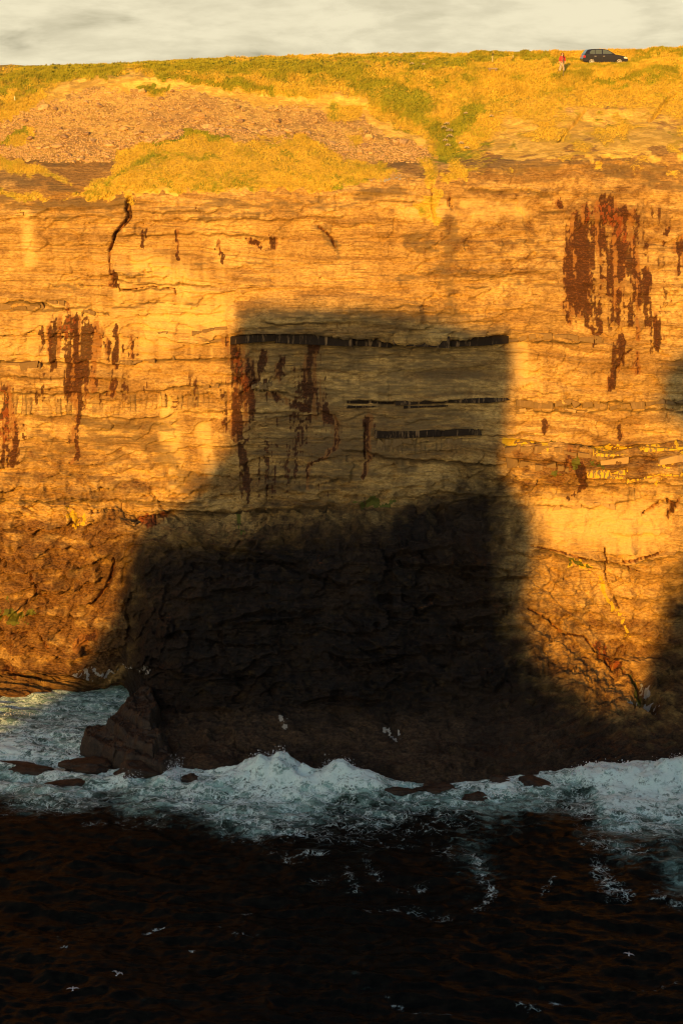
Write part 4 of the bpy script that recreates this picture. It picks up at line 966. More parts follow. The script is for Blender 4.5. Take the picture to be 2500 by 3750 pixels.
def make_sea_mat():
    m, nt, b = new_mat('sea_water')
    pos = nt.new('ShaderNodeNewGeometry').outputs['Position']
    A = nt.attr('foam'); a = nt.sep(A.outputs['Color'])
    wv = nt.vadd(nt.vmul(pos, (1, 1.25, 1)), nt.vmul(nt.vadd(nt.noise(pos, 0.9, 3.0, 0.6, color=True), (-0.5, -0.5, -0.5)), (2.6, 2.6, 1.0)))
    e1 = nt.voro(wv, 0.85, 'DISTANCE_TO_EDGE')
    e2 = nt.voro(wv, 2.3, 'DISTANCE_TO_EDGE')
    nz = nt.noise(pos, 1.4, 4.0, 0.68)
    nf = nt.noise(pos, 6.5, 4.0, 0.7)
    l1 = nt.math('SUBTRACT', 1.0, nt.math('MULTIPLY', e1, 3.2), clamp=True)
    l2 = nt.math('SUBTRACT', 1.0, nt.math('MULTIPLY', e2, 4.0), clamp=True)
    lace = nt.math('ADD', nt.math('MULTIPLY', l1, 0.46), nt.math('MULTIPLY', l2, 0.46))
    lace = nt.math('ADD', lace, nt.math('ADD', nt.math('MULTIPLY', nt.math('SUBTRACT', nz, 0.5), 0.95), nt.math('MULTIPLY', nt.math('SUBTRACT', nf, 0.5), 0.4)))
    val = nt.math('ADD', nt.math('MULTIPLY', a[0], 1.15), lace)
    ff = nt.step(val, 0.98, 1.66)
    ff = nt.math('MULTIPLY', ff, nt.step(a[0], 0.04, 0.22))
    strk = nt.noise(nt.vmul(wv, (0.55, 1.7, 1.0)), 1.0, 4.0, 0.65)
    deep = nt.mix(nt.step(nz, 0.35, 0.65), (0.004, 0.004, 0.003), (0.010, 0.009, 0.006))
    turq = nt.mix(nt.step(strk, 0.30, 0.72), (0.045, 0.10, 0.075), (0.34, 0.58, 0.52))
    turq = nt.mix(nt.math('MULTIPLY', nt.step(nf, 0.45, 0.75), 0.25), turq, (0.50, 0.62, 0.62))
    colr = nt.mix(nt.step(nt.math('ADD', a[1], nt.math('MULTIPLY', nt.math('SUBTRACT', strk, 0.5), 0.9)), 0.12, 0.95), deep, turq)
    white = nt.mix(nf, (0.54, 0.78, 0.72), (0.82, 0.95, 0.91))
    colr = nt.mix(ff, colr, white)
    nt.put(b.inputs['Base Color'], colr)
    nt.put(b.inputs['Roughness'], nt.remap(ff, 0, 1, 0.30, 0.85))
    b.inputs['IOR'].default_value = 1.33
    nt.put(b.inputs['Specular IOR Level'], nt.remap(ff, 0, 1, 0.08, 0.1))
    bump = nt.new('ShaderNodeBump')
    r1 = nt.noise(nt.vmul(pos, (0.7, 1.8, 1.0)), 1.2, 5.0, 0.62, 0.3)
    nt.put(bump.inputs['Height'], nt.math('ADD', nt.math('MULTIPLY', r1, 0.55), nt.math('MULTIPLY', ff, 0.25)))
    bump.inputs['Strength'].default_value = 0.6
    bump.inputs['Distance'].default_value = 0.25
    nt.put(b.inputs['Normal'], bump.outputs[0])
    return m
M_SEA = make_sea_mat()
sea = grid_mesh('sea', SX, SY, SZ, M_SEA, {'foam': np.stack([foam, aer, crest, np.ones_like(foam)], -1)})
tag(sea, 'dark sea breaking in white foam at the cliff foot', kind='structure')
def sea_z(x, y):
    j = np.argmin(np.abs(sxs - x)); i = np.argmin(np.abs(sys_ - y))
    return float(SZ[i, j])

# spray flung up along the breaking crests
M_SPRAY = plain('spray_white', (0.82, 0.86, 0.87), 0.7, var=0.04)
sp_c, sp_f = [], []
for (x0, y0, x1, y1, n, hmax) in [(860, 2800, 1010, 2765, 260, 0.35), (1010, 2765, 1090, 2815, 180, 0.45), (1190, 2790, 1240, 2765, 180, 0.5), (1240, 2765, 1330, 2830, 180, 0.35), (690, 2850, 700, 2870, 60, 0.3),
                                  (605, 2860, 640, 2770, 380, 1.5), (640, 2840, 660, 2740, 160, 1.2), (2080, 2800, 2250, 2790, 250, 0.4), (2250, 2795, 2500, 2795, 300, 0.4), (470, 2800, 520, 2790, 200, 0.5), (180, 2550, 200, 2535, 100, 0.5),
                                  (20, 2560, 160, 2545, 220, 0.25), (430, 2500, 490, 2495, 150, 0.3), (1780, 2850, 1900, 2840, 200, 0.4)]:
    for _ in range(n):
        t = random.random()
        px = x0 + (x1 - x0) * t + random.gauss(0, 8); py = y0 + (y1 - y0) * t
        x_, y_ = on_sea(px, py + 75)
        z_ = sea_z(x_, y_) + abs(random.gauss(0, 0.45)) * hmax - 0.1
        y_ += random.gauss(0, 0.4); x_ += random.gauss(0, 0.15)
        r_ = random.uniform(0.012, 0.045) if random.random() < 0.93 else random.uniform(0.05, 0.09)
        b0 = len(sp_c)
        for v in ((1, 0, -.6), (-.6, .9, -.6), (-.6, -.9, -.6), (0, 0, 1.1)):
            sp_c.append((x_ + v[0] * r_, y_ + v[1] * r_, z_ + v[2] * r_))
        sp_f += [(b0, b0 + 1, b0 + 2), (b0, b0 + 3, b0 + 1), (b0 + 1, b0 + 3, b0 + 2), (b0 + 2, b0 + 3, b0)]
spray = tri_mesh('sea_spray', sp_c, sp_f, M_SPRAY)
tag(spray, 'white spray thrown up where waves strike the rocks', 'spray', kind='stuff')

# ------------------------------------------------------------------ rocks at the water's edge
def lumpy(name, rx, ry, rz, seed, mat, sub=4, rough=0.28, flat=0.0):
    bm = bmesh.new()
    bmesh.ops.create_icosphere(bm, subdivisions=sub, radius=1.0)
    r = np.random.default_rng(seed)
    planes = r.normal(size=(9, 3)); planes /= np.linalg.norm(planes, axis=1)[:, None]
    offs = r.uniform(0.62, 0.95, 9)
    co = np.array([v.co[:] for v in bm.verts])
    for n_, d_ in zip(planes, offs):
        e = co @ n_ - d_
        co -= np.outer(np.maximum(e, 0) * 0.85, n_)
    nn = fbm(co[:, 0] * 1.6 + seed * 3.7 + co[:, 2], co[:, 1] * 1.6 + co[:, 2] * 1.3, 5, seed % 50)
    n2 = fbm(co[:, 0] * 5 + seed, co[:, 1] * 5 + co[:, 2] * 4, 4, (seed + 9) % 50)
    co *= (1 + rough * (nn - 0.5) * 2 + rough * 0.35 * (n2 - 0.5) * 2)[:, None]
    for v, c_ in zip(bm.verts, co):
        v.co = (c_[0] * rx, c_[1] * ry, c_[2] * rz)
    return bm_obj(name, bm, mat, smooth=False)
def sea_rock(px, py, wpx, ry, rz, z, seed, label):
    x_, y_ = on_sea(px, py)
    o = lumpy('sea_rock', wpx * y_ / F / 2, ry, rz, seed, M_DARKROCK)
    o.location = (x_, y_, z)
    o.rotation_euler = (0, 0, random.uniform(-0.3, 0.3))
    tag(o, label, 'rock', 'dark rocks awash in the surf')
    return o
sea_rock(325, 2815, 240, 1.5, 0.75, 0.05, 3, 'low humped dark rock awash left of the big surf boulder')
sea_rock(60, 2815, 300, 1.1, 0.5, -0.05, 5, 'flat dark rock awash at the left edge of the picture')
sea_rock(505, 2850, 210, 1.9, 1.75, -0.1, 8, 'big rounded dark boulder with white water pouring round it')
sea_rock(265, 2870, 260, 1.0, 0.42, -0.05, 12, 'low dark slab in the foam below the humped rock')
sea_rock(700, 2865, 130, 1.1, 1.0, -0.1, 15, 'small dark boulder between the big boulder and the central wave')
sea_rock(1450, 2915, 190, 1.0, 0.55, 0.1, 21, 'flat dark slab in the foam right of the central waves')
sea_rock(1610, 2905, 200, 0.9, 0.5, 0.12, 23, 'long low dark rock in foam, under the brown rock apron')
sea_rock(1830, 2880, 130, 0.9, 0.85, 0.0, 27, 'small dark rock with a wave curling over it')
sea_rock(1960, 2880, 170, 1.1, 0.8, 0.0, 29, 'dark wet rock just left of the large right-hand wave')
sea_rock(1740, 2935, 120, 0.8, 0.45, 0.1, 33, 'smallest dark rock, showing through the lacy foam')

# stepped rock point on the left, reaching out in front of the cove
def terrace(name):
    gx = np.linspace(-24.5, -10.0, 190); gy = np.linspace(113.5, 134.0, 210)
    GX, GY = np.meshgrid(gx, gy)
    wob = 0.9 * (fbm(GX * 0.6, GY * 0.6, 4, 151) - 0.5)
    wob2 = 0.9 * (fbm(GX * 0.6 + 20, GY * 0.6, 4, 153) - 0.5)
    GH = np.full(GX.shape, -3.0)
    for (pl, top) in [([(288, 2735), (360, 2775), (450, 2810), (600, 2850), (660, 2800), (560, 2640), (470, 2655), (400, 2675), (300, 2690)], 1.3),
                      ([(385, 2705), (450, 2755), (560, 2800), (620, 2760), (560, 2600), (480, 2610), (392, 2650)], 2.2),
                      ([(425, 2660), (500, 2715), (570, 2730), (600, 2640), (560, 2540), (500, 2585), (430, 2630)], 2.9)]:
        pw = np.array([on_sea(a_, b_, top * 0.4) for a_, b_ in pl])
        mk = poly_mask(GX + wob, GY + wob2, pw, 1.1)
        GH = np.maximum(GH, -3.0 + (top + 3.0) * sstep(mk, 0.15, 0.80))
    f1_, f2_, c1_, c2_, o1_, o2_ = worley(GX * 0.7 + wob * 1.3, GY * 0.7 + wob2 * 1.3, 157)
    GH = GH + np.where(GH > -2.5, 1, 0) * (0.22 * (c1_ - 0.5) + 0.5 * o1_ * (c2_ - 0.5) + 0.9 * (fbm(GX * 0.8, GY * 0.8, 5, 159) - 0.5) + 0.3 * (ridge(GX * 1.1, GY * 1.1, 4, 161) - 0.5))
    return grid_mesh(name, GX, GY, GH, M_DARKROCK, smooth=False)
tp = terrace('rock_point')
tag(tp, 'stepped dark rock point reaching into the sea on the left', kind='structure')

# ------------------------------------------------------------------ blocks of the hard beds, each its own piece
def make_block_mat(name, c0, c1, lichen=False, streak=True):
    m, nt, b = new_mat(name)
    pos = nt.new('ShaderNodeNewGeometry').outputs['Position']
    oi = nt.new('ShaderNodeObjectInfo').outputs['Random']
    n1 = nt.noise(nt.vmul(pos, (3.0, 3.0, 0.5)), 1.0, 6.0, 0.65)
    n2 = nt.noise(pos, 5.0, 6.0, 0.65)
    col = nt.mix(nt.math('ADD', nt.math('MULTIPLY', n2, 0.6), nt.math('MULTIPLY', oi, 0.4)), c0, c1)
    col = nt.mix(nt.math('MULTIPLY', nt.step(n1, 0.52, 0.66), 0.6), col, (0.34, 0.22, 0.10))
    if lichen:
        n3 = nt.noise(nt.vmul(pos, (4.5, 4.5, 1.8)), 1.0, 5.0, 0.66)
        col = nt.mix(nt.step(n3, 0.43, 0.53), col, (0.62, 0.40, 0.03))
    nt.put(b.inputs['Base Color'], col)
    b.inputs['Roughness'].default_value = 0.85
    b.inputs['Specular IOR Level'].default_value = 0.15
    bump = nt.new('ShaderNodeBump')
    nt.put(bump.inputs['Height'], n2)
    bump.inputs['Strength'].default_value = 0.5
    bump.inputs['Distance'].default_value = 0.06
    nt.put(b.inputs['Normal'], bump.outputs[0])
    return m
M_BLK = make_block_mat('black_shale_block', (0.014, 0.009, 0.006), (0.042, 0.028, 0.017))
M_GREY = make_block_mat('grey_shale_block', (0.13, 0.082, 0.035), (0.29, 0.19, 0.075))
M_TAN = make_block_mat('tan_sandstone_block', (0.34, 0.225, 0.09), (0.48, 0.33, 0.14))
M_LICH = make_block_mat('lichen_sandstone_block', (0.14, 0.105, 0.07), (0.22, 0.16, 0.10), lichen=True)
def band(pts, th, mat, wmin, wmax, proud=0.12, skip=0.0, top_drop=0.0):
    pts = np.array(pts, float)
    L = np.concatenate([[0], np.cumsum(np.hypot(*np.diff(pts, axis=0).T))])
    s = 0.0
    while s < L[-1] - 4:
        w = min(random.uniform(wmin, wmax), L[-1] - s)
        if random.random() >= skip:
            c4 = []
            thk = th * (random.uniform(0.85, 1.15) if top_drop else random.uniform(0.55, 1.25)); j = [random.uniform(-0.22, 0.22) * th * (0.4 if top_drop else 1) for _ in range(4)]
            gap = 0.6 if top_drop else 1.2
            for ss, sg, jj in ((s + gap, -1, j[0]), (s + w - gap, -1, j[1]), (s + w - gap, 1, j[2]), (s + gap, 1, j[3])):
                px = np.interp(ss, L, pts[:, 0]); py = np.interp(ss, L, pts[:, 1]) + (5 * math.sin(ss * 0.021 + th) + 3 * math.sin(ss * 0.057)) * (1 - 3 * top_drop) + sg * thk * 0.5 + jj
                c4.append(surf(px + random.uniform(-2, 2), py, 1.5, 13))
            c4 = np.array(c4)
            yf = np.median(c4[:, 1]) - proud * random.uniform(0.6, 1.5)
            bm = bmesh.new()
            fr = [bm.verts.new((q[0], yf + random.uniform(-0.03, 0.03), q[2])) for q in c4]
            ba = [bm.verts.new((q[0], max(q[1], yf) + 0.35, q[2])) for q in c4]
            bm.faces.new(fr); bm.faces.new(list(reversed(ba)))
            for q in range(4):
                r_ = (q + 1) % 4
                bm.faces.new((fr[q], ba[q], ba[r_], fr[r_]))
            bmesh.ops.bevel(bm, geom=bm.edges[:], offset=0.022, segments=1, affect='EDGES')
            for v in bm.verts:
                v.co += Vector((random.uniform(-.012, .012), random.uniform(-.012, .012), random.uniform(-.012, .012)))
            bm_obj('rock_block', bm, mat, cliff)
        s += w
band([(845, 1243), (1000, 1233), (1120, 1240), (1250, 1243), (1500, 1253), (1700, 1248), (1860, 1239)], 25, M_BLK, 80, 220, 0.28, 0.0, 0.3)
band([(1862, 1236), (2000, 1232), (2210, 1240)], 20, M_GREY, 25, 80, 0.08, 0.05)
band([(-60, 1126), (160, 1120)], 17, M_GREY, 30, 60, 0.08, 0.0)
band([(-60, 1338), (150, 1336)], 28, M_GREY, 50, 110, 0.10, 0.0)
band([(300, 1140), (400, 1148)], 12, M_GREY, 25, 50, 0.07, 0.1)
band([(160, 1100), (240, 1115)], 15, M_GREY, 30, 60, 0.07)
band([(698, 1214), (828, 1204)], 15, M_GREY, 35, 60, 0.08)
band([(330, 1332), (500, 1322), (640, 1316)], 11, M_GREY, 25, 70, 0.07, 0.35)
band([(575, 1217), (615, 1217)], 16, M_GREY, 30, 45, 0.06)
band([(1270, 1470), (1500, 1474), (1700, 1466), (1860, 1460)], 9, M_BLK, 70, 200, 0.16, 0.0, 0.3)
band([(1270, 1486), (1500, 1489), (1640, 1482)], 7, M_BLK, 70, 180, 0.12, 0.1, 0.3)
band([(1365, 1590), (1550, 1588), (1760, 1583)], 22, M_BLK, 60, 160, 0.18, 0.0, 0.3)
band([(1380, 1618), (1700, 1612)], 26, M_GREY, 16, 40, 0.05, 0.25)
band([(1885, 1476), (2100, 1480), (2300, 1484), (2500, 1468), (2620, 1462)], 19, M_GREY, 25, 75, 0.10, 0.05)
band([(1900, 1500), (2160, 1502)], 9, M_TAN, 20, 60, 0.08, 0.2)
band([(1845, 1642), (2000, 1648), (2110, 1664)], 20, M_GREY, 30, 80, 0.06)
band([(2110, 1666), (2230, 1676)], 18, M_GREY, 30, 60, 0.06)
band([(1850, 1702), (1920, 1700), (2080, 1722)], 36, M_GREY, 24, 60, 0.05)
band([(2150, 1738), (2300, 1736), (2500, 1716), (2700, 1706)], 38, M_LICH, 60, 150, 0.14)
band([(2180, 1662), (2300, 1652), (2500, 1640), (2700, 1630)], 20, M_LICH, 50, 130, 0.14)
band([(2200, 1694), (2420, 1684), (2560, 1668)], 16, M_TAN, 40, 110, 0.12, 0.1)
band([(740, 1412), (800, 1408)], 18, M_GREY, 30, 40, 0.11)
band([(920, 1408), (1000, 1405)], 20, M_GREY, 14, 26, 0.07)
band([(2000, 1855), (2250, 1850)], 14, M_TAN, 18, 40, 0.06, 0.3)

# ------------------------------------------------------------------ scree stones
M_STONE = make_simple_rock_mat('scree_stone', (0.40, 0.26, 0.12), (0.70, 0.48, 0.23), 2.5)
M_STONE2 = make_simple_rock_mat('scree_stone_dark', (0.20, 0.13, 0.07), (0.40, 0.26, 0.14), 2.5)
stone_meshes = []
for k in range(8):
    bm = bmesh.new()
    bmesh.ops.create_icosphere(bm, subdivisions=1, radius=1.0)
    for v in bm.verts:
        v.co *= random.uniform(0.7, 1.15)
        v.co.x *= 1.0 + 0.35 * (k % 3); v.co.z *= 0.62
    me = bpy.data.meshes.new('stone')
    bm.to_mesh(me); bm.free()
    me.materials.append(M_STONE if k % 3 else M_STONE2)
    stone_meshes.append(me)
cand = np.flatnonzero((scree > 0.45) & (KK > 12.5) & (KK < 16.5) & (PX > -120) & (PX < 2600))
cy = PY.ravel()[cand]; cxp = PX.ravel()[cand]
wgt = 0.3 + sstep(cy, 330, 420) + 0.8 * (1 - sstep(cxp, 400, 900))
pick = rng.choice(cand, 6000, replace=False, p=wgt / wgt.sum())
Xf, Yf, Zf = X.ravel(), Y.ravel(), Z.ravel()
for n_, i_ in enumerate(pick[:290]):
    me = stone_meshes[n_ % 8]
    o = bpy.data.objects.new('stone', me)
    COL.objects.link(o)
    r_ = random.uniform(0.13, 0.24) if n_ > 50 else random.uniform(0.24, 0.42)
    o.location = (Xf[i_], Yf[i_], Zf[i_] + 0.25 * r_)
    o.scale = (r_, r_, r_)
    o.rotation_euler = (random.uniform(-.4, .4), random.uniform(-.4, .4), random.uniform(0, 6.28))
    o.parent = hillside
oc = np.array([(1, 0, 0), (-1, 0, 0), (0, 1, 0), (0, -1, 0), (0, 0, 1), (0, 0, -1)], float)
of = np.array([(0, 2, 4), (2, 1, 4), (1, 3, 4), (3, 0, 4), (2, 0, 5), (1, 2, 5), (3, 1, 5), (0, 3, 5)])
pk = pick[290:]
pc = np.stack([Xf[pk], Yf[pk], Zf[pk]], -1)
rr = rng.uniform(0.05, 0.13, len(pk))
ang = rng.uniform(0, 6.28, len(pk))
vv = oc[None] * rng.uniform(0.6, 1.3, (len(pk), 6, 1)) * rr[:, None, None]
ca, sa = np.cos(ang)[:, None], np.sin(ang)[:, None]
vx = vv[..., 0] * ca - vv[..., 1] * sa; vy = vv[..., 0] * sa + vv[..., 1] * ca
vv = np.stack([vx, vy, vv[..., 2] * 0.7 + 0.02], -1) + pc[:, None]
ff_ = (of[None] + (np.arange(len(pk)) * 6)[:, None, None]).reshape(-1, 3)
sr = tri_mesh('scree', vv.reshape(-1, 3), ff_, M_STONE, parent=hillside)
tag(sr, kind='stuff')

# ------------------------------------------------------------------ grass
def make_grass_mat():
    m, nt, b = new_mat('long_grass')
    A = nt.attr('tint')
    pos = nt.new('ShaderNodeNewGeometry').outputs['Position']
    n = nt.noise(pos, 3.0, 3.0)
    nt.put(b.inputs['Base Color'], nt.mix(nt.math('MULTIPLY', n, 0.5), A.outputs['Color'], (0.45, 0.33, 0.05)))
    b.inputs['Roughness'].default_value = 0.8
    b.inputs['Specular IOR Level'].default_value = 0.2
    return m
M_GRASS = make_grass_mat()
cand = np.flatnonzero((turf > 0.66) & (KK > 11.6) & (KK < 20.7) & (PX > -150) & (PX < 2650))
area_w = np.ones(len(cand))
area_w *= 1 - 0.6 * (sstep(PX.ravel()[cand], 1750, 1950) * sstep(PY.ravel()[cand], 320, 400))
area_w *= np.where(KK.ravel()[cand] > 16.5, 2.2, 1.0) * np.clip(turf.ravel()[cand], 0.3, 1)
NT_ = 105000
pk = rng.choice(cand, NT_, p=area_w / area_w.sum())
pc = np.stack([Xf[pk], Yf[pk], Zf[pk]], -1)
pc[:, 0] += rng.uniform(-0.12, 0.12, NT_); pc[:, 1] += rng.uniform(-0.12, 0.12, NT_)
gr = np.clip(green.ravel()[pk] + rng.normal(0, 0.07, NT_) + 0.95 * (fbm(pc[:, 0] * 0.5, pc[:, 1] * 0.5, 3, 171) - 0.5), 0, 1)[:, None]
gr = sstep(gr, 0.25, 0.75)
dryc = np.array([[0.60, 0.425, 0.055]]) * (0.62 + 0.75 * fbm(pc[:, 0] * 0.9, pc[:, 1] * 0.9, 4, 173)[:, None]) * rng.uniform(0.85, 1.1, (NT_, 1)); grnc = np.array([[0.22, 0.25, 0.016]]) * (0.5 + 1.0 * fbm(pc[:, 0] * 0.9, pc[:, 1] * 0.9, 4, 175)[:, None])
tc = dryc * (1 - gr) + grnc * gr
hgt = rng.uniform(0.06, 0.20, NT_) * np.where(KK.ravel()[pk] > 16.3, 1.0, 0.9)
NB = 4
co = np.zeros((NT_, NB, 3, 3)); 
for q in range(NB):
    an = rng.normal(0, 0.6, NT_)
    ox_ = rng.normal(0, 0.07, NT_); oy_ = rng.normal(0, 0.07, NT_)
    wd = rng.uniform(0.018, 0.05, NT_)
    bx_ = pc[:, 0] + ox_; by_ = pc[:, 1] + oy_
    co[:, q, 0] = np.stack([bx_ - np.cos(an) * wd, by_ - np.sin(an) * wd, pc[:, 2] - 0.05], -1)
    co[:, q, 1] = np.stack([bx_ + np.cos(an) * wd, by_ + np.sin(an) * wd, pc[:, 2] - 0.05], -1)
    hh_ = hgt * rng.uniform(0.6, 1.2, NT_)
    co[:, q, 2] = np.stack([bx_ + 0.45 * hh_ + rng.normal(0, 0.06, NT_), by_ + rng.normal(0, 0.07, NT_), pc[:, 2] + hh_], -1)
cols = np.concatenate([np.repeat(tc, NB * 3, 0), np.ones((NT_ * NB * 3, 1))], 1)
grass = tri_mesh('grass', co.reshape(-1, 3), np.arange(NT_ * NB * 3).reshape(-1, 3), M_GRASS, {'tint': cols})
tag(grass, 'long golden and green grass on the slope and plateau', 'grass', kind='stuff')

# ------------------------------------------------------------------ car
M_PAINT = plain('car_paint_dark_blue', (0.022, 0.022, 0.03), 0.28, 0.2, 0.1, 3.0, coat=0.6)
M_TRIM = plain('black_plastic_trim', (0.02, 0.02, 0.02), 0.6)
M_GLASS = plain('car_window_glass', (0.09, 0.12, 0.12), 0.06, 0.0, 0.05, spec=0.9)
M_TYRE = plain('tyre_rubber', (0.025, 0.023, 0.02), 0.85)
M_RIM = plain('alloy_rim', (0.55, 0.53, 0.5), 0.35, 0.6)
M_LAMP = plain('headlamp_glass', (0.75, 0.75, 0.72), 0.15)
M_TAIL = plain('tail_lamp_red', (0.55, 0.02, 0.03), 0.25)
M_SEAT = plain('seat_fabric', (0.10, 0.09, 0.08), 0.9)
def prism(outline, y0, y1, t0=1.0, zb=None, zt=None):
    """side outline (x,z) extruded from y0 to y1; t0 < 1 leans the sides in towards zt"""
    bm = bmesh.new()
    A_, B_ = [], []
    for x, z in outline:
        k = 1.0
        if zb is not None:
            f = min(max((z - zb) / (zt - zb), 0), 1)
            k = 1 + (t0 - 1) * f
        A_.append(bm.verts.new((x, y0 * k, z))); B_.append(bm.verts.new((x, y1 * k, z)))
    bm.faces.new(A_); bm.faces.new(list(reversed(B_)))
    for q in range(len(outline)):
        r_ = (q + 1) % len(outline)
        bm.faces.new((A_[q], B_[q], B_[r_], A_[r_]))
    return bm
def arc_pts(cx, cz, r, a0, a1, n=9):
    return [(cx + r * math.cos(a0 + (a1 - a0) * k / (n - 1)), cz + r * math.sin(a0 + (a1 - a0) * k / (n - 1))) for k in range(n)]
cpos = surf(2210, 224, 17.2, 18.6)
CAR_Y = 160.4
cxw = unproj(2210, 215, CAR_Y)[0]
car = empty('parked_car', (float(cxw), CAR_Y, 0), math.radians(2.0))
zc_ = max(ground_z(float(cxw) + dx, CAR_Y) for dx in (-1.3, 0, 1.3))
_, _, ztop = unproj(2210, 177, CAR_Y)
car.location.z = float(ztop) - 1.48
print('CAR ground', zc_, 'car base', car.location.z)
tag(car, 'dark blue five-door hatchback parked in the long grass on the skyline', 'car')
out = ([(-2.06, 0.34), (-1.68, 0.26)] + arc_pts(-1.30, 0.32, 0.37, math.pi, 0) + [(-0.90, 0.22), (0.88, 0.22)] + arc_pts(1.30, 0.32, 0.37, math.pi, 0)
       + [(1.72, 0.24), (2.02, 0.26), (2.12, 0.42), (2.13, 0.55), (2.06, 0.70), (1.80, 0.80), (1.35, 0.90), (0.95, 0.96), (0.2, 0.955), (-1.0, 0.97), (-1.80, 0.99), (-2.02, 0.95), (-2.08, 0.72), (-2.13, 0.60), (-2.12, 0.42)])
bm = prism(out, -0.885, 0.885)
bmesh.ops.bevel(bm, geom=[e for e in bm.edges if abs(e.verts[0].co.y - e.verts[1].co.y) < 1e-4], offset=0.055, segments=2, affect='EDGES')
body = bm_obj('body', bm, M_PAINT, car)
cab = [(0.98, 0.94), (0.62, 1.16), (0.22, 1.37), (-0.1, 1.445), (-0.6, 1.48), (-1.2, 1.465), (-1.62, 1.41), (-1.72, 1.36), (-1.98, 0.97)]
bm = prism(cab, -0.86, 0.86, 0.74, 0.95, 1.48)
bmesh.ops.bevel(bm, geom=[e for e in bm.edges if abs(e.verts[0].co.y - e.verts[1].co.y) < 1e-4], offset=0.04, segments=2, affect='EDGES')
roof = bm_obj('cabin', bm, M_PAINT, car)
def side_pane(name, pts, s, parent, mat, push=0.012, th=0.012):
    bm = bmesh.new()
    fr, ba = [], []
    for x, z in pts:
        f = (z - 0.95) / 0.53
        y = 0.86 * (1 - 0.26 * f) + push
        fr.append(bm.verts.new((x, s * y, z))); ba.append(bm.verts.new((x, s * (y - th - push), z)))
    bm.faces.new(fr); bm.faces.new(list(reversed(ba)))
    for q in range(len(pts)):
        r_ = (q + 1) % len(pts)
        bm.faces.new((fr[q], ba[q], ba[r_], fr[r_]))
    return bm_obj(name, bm, mat, parent)
for s in (-1, 1):
    for pts in ([(0.70, 1.02), (0.45, 1.20), (0.10, 1.365), (-0.26, 1.40), (-0.26, 1.02)], [(-0.36, 1.02), (-0.36, 1.40), (-0.95, 1.405), (-0.95, 1.02)], [(-1.0, 1.02), (-1.0, 1.405), (-1.30, 1.37), (-1.47, 1.22), (-1.50, 1.08), (-1.42, 1.02)]):
        side_pane('side_window', pts, s, car, M_GLASS)
    for x0, x1 in ((-0.31, 0.86), (-1.12, -0.32)):
        bm = prism([(x0 + 0.01, 0.30), (x1 - 0.01, 0.30), (x1 - 0.01, 0.93), (x0 + 0.01, 0.93)], s * 0.878, s * 0.896)
        d_ = bm_obj('door', bm, M_PAINT, car)
        bm = prism([(x0 + 0.06, 0.80), (x0 + 0.24, 0.80), (x0 + 0.24, 0.835), (x0 + 0.06, 0.835)], s * 0.896, s * 0.925)
        bm_obj('door_handle', bm, M_RIM, d_)
    for xw in (-1.30, 1.30):
        bm = bmesh.new()
        bmesh.ops.create_cone(bm, cap_ends=True, segments=28, radius1=0.315, radius2=0.315, depth=0.20, matrix=Matrix.Translation((xw, s * 0.79, 0.315)) @ Matrix.Rotation(math.pi / 2, 4, 'X'))
        bmesh.ops.bevel(bm, geom=[e for e in bm.edges if abs(e.verts[0].co.y - e.verts[1].co.y) < 1e-4], offset=0.03, segments=2, affect='EDGES')
        wh_ = bm_obj('wheel', bm, M_TYRE, car)
        bm = bmesh.new()
        bmesh.ops.create_cone(bm, cap_ends=True, segments=24, radius1=0.06, radius2=0.06, depth=0.03, matrix=Matrix.Translation((xw, s * 0.90, 0.315)) @ Matrix.Rotation(math.pi / 2, 4, 'X'))
        for k in range(7):
            an = k * 2 * math.pi / 7
            mt = Matrix.Translation((xw, s * 0.897, 0.315)) @ Matrix.Rotation(an, 4, 'Y') @ Matrix.Translation((0.12, 0, 0)) @ Matrix.Diagonal((0.2, 0.02, 0.055, 1))
            bmesh.ops.create_cube(bm, size=1.0, matrix=mt)
        for k in range(24):
            an = (k + 0.5) * 2 * math.pi / 24
            mt = Matrix.Translation((xw, s * 0.897, 0.315)) @ Matrix.Rotation(an, 4, 'Y') @ Matrix.Translation((0.215, 0, 0)) @ Matrix.Diagonal((0.028, 0.02, 0.06, 1))
            bmesh.ops.create_cube(bm, size=1.0, matrix=mt)
        bm_obj('rim', bm, M_RIM, wh_)
    bm = prism([(1.74, 0.62), (2.06, 0.58), (2.05, 0.69), (1.84, 0.765), (1.70, 0.73)], s * 0.70, s * 0.897)
    bm_obj('headlight', bm, M_LAMP, car)
    bm = prism([(-2.095, 0.70), (-1.90, 0.70), (-1.90, 0.86), (-2.06, 0.90)], s * 0.60, s * 0.897)
    bm_obj('tail_light', bm, M_TAIL, car)
    bm = prism([(0.56, 0.98), (0.70, 0.97), (0.72, 1.07), (0.60, 1.10)], s * 0.90, s * 1.06)
    bm_obj('mirror', bm, M_PAINT, car)
def cross_pane(name, x0, z0, x1, z1, mat, off):
    bm = bmesh.new()
    dx, dz = x1 - x0, z1 - z0
    L_ = math.hypot(dx, dz); nx, nz = -dz / L_ * off, dx / L_ * off
    def hw(z):
        return 0.86 * (1 - 0.26 * (z - 0.95) / 0.53) - 0.09
    v = [bm.verts.new((x0 + nx, -hw(z0), z0 + nz)), bm.verts.new((x0 + nx, hw(z0), z0 + nz)), bm.verts.new((x1 + nx, hw(z1), z1 + nz)), bm.verts.new((x1 + nx, -hw(z1), z1 + nz))]
    w = [bm.verts.new((q.co.x - nx * 2, q.co.y, q.co.z - nz * 2)) for q in v]
    bm.faces.new(v); bm.faces.new(list(reversed(w)))
    for q in range(4):
        r_ = (q + 1) % 4
        bm.faces.new((v[q], w[q], w[r_], v[r_]))
    return bm_obj(name, bm, mat, car)
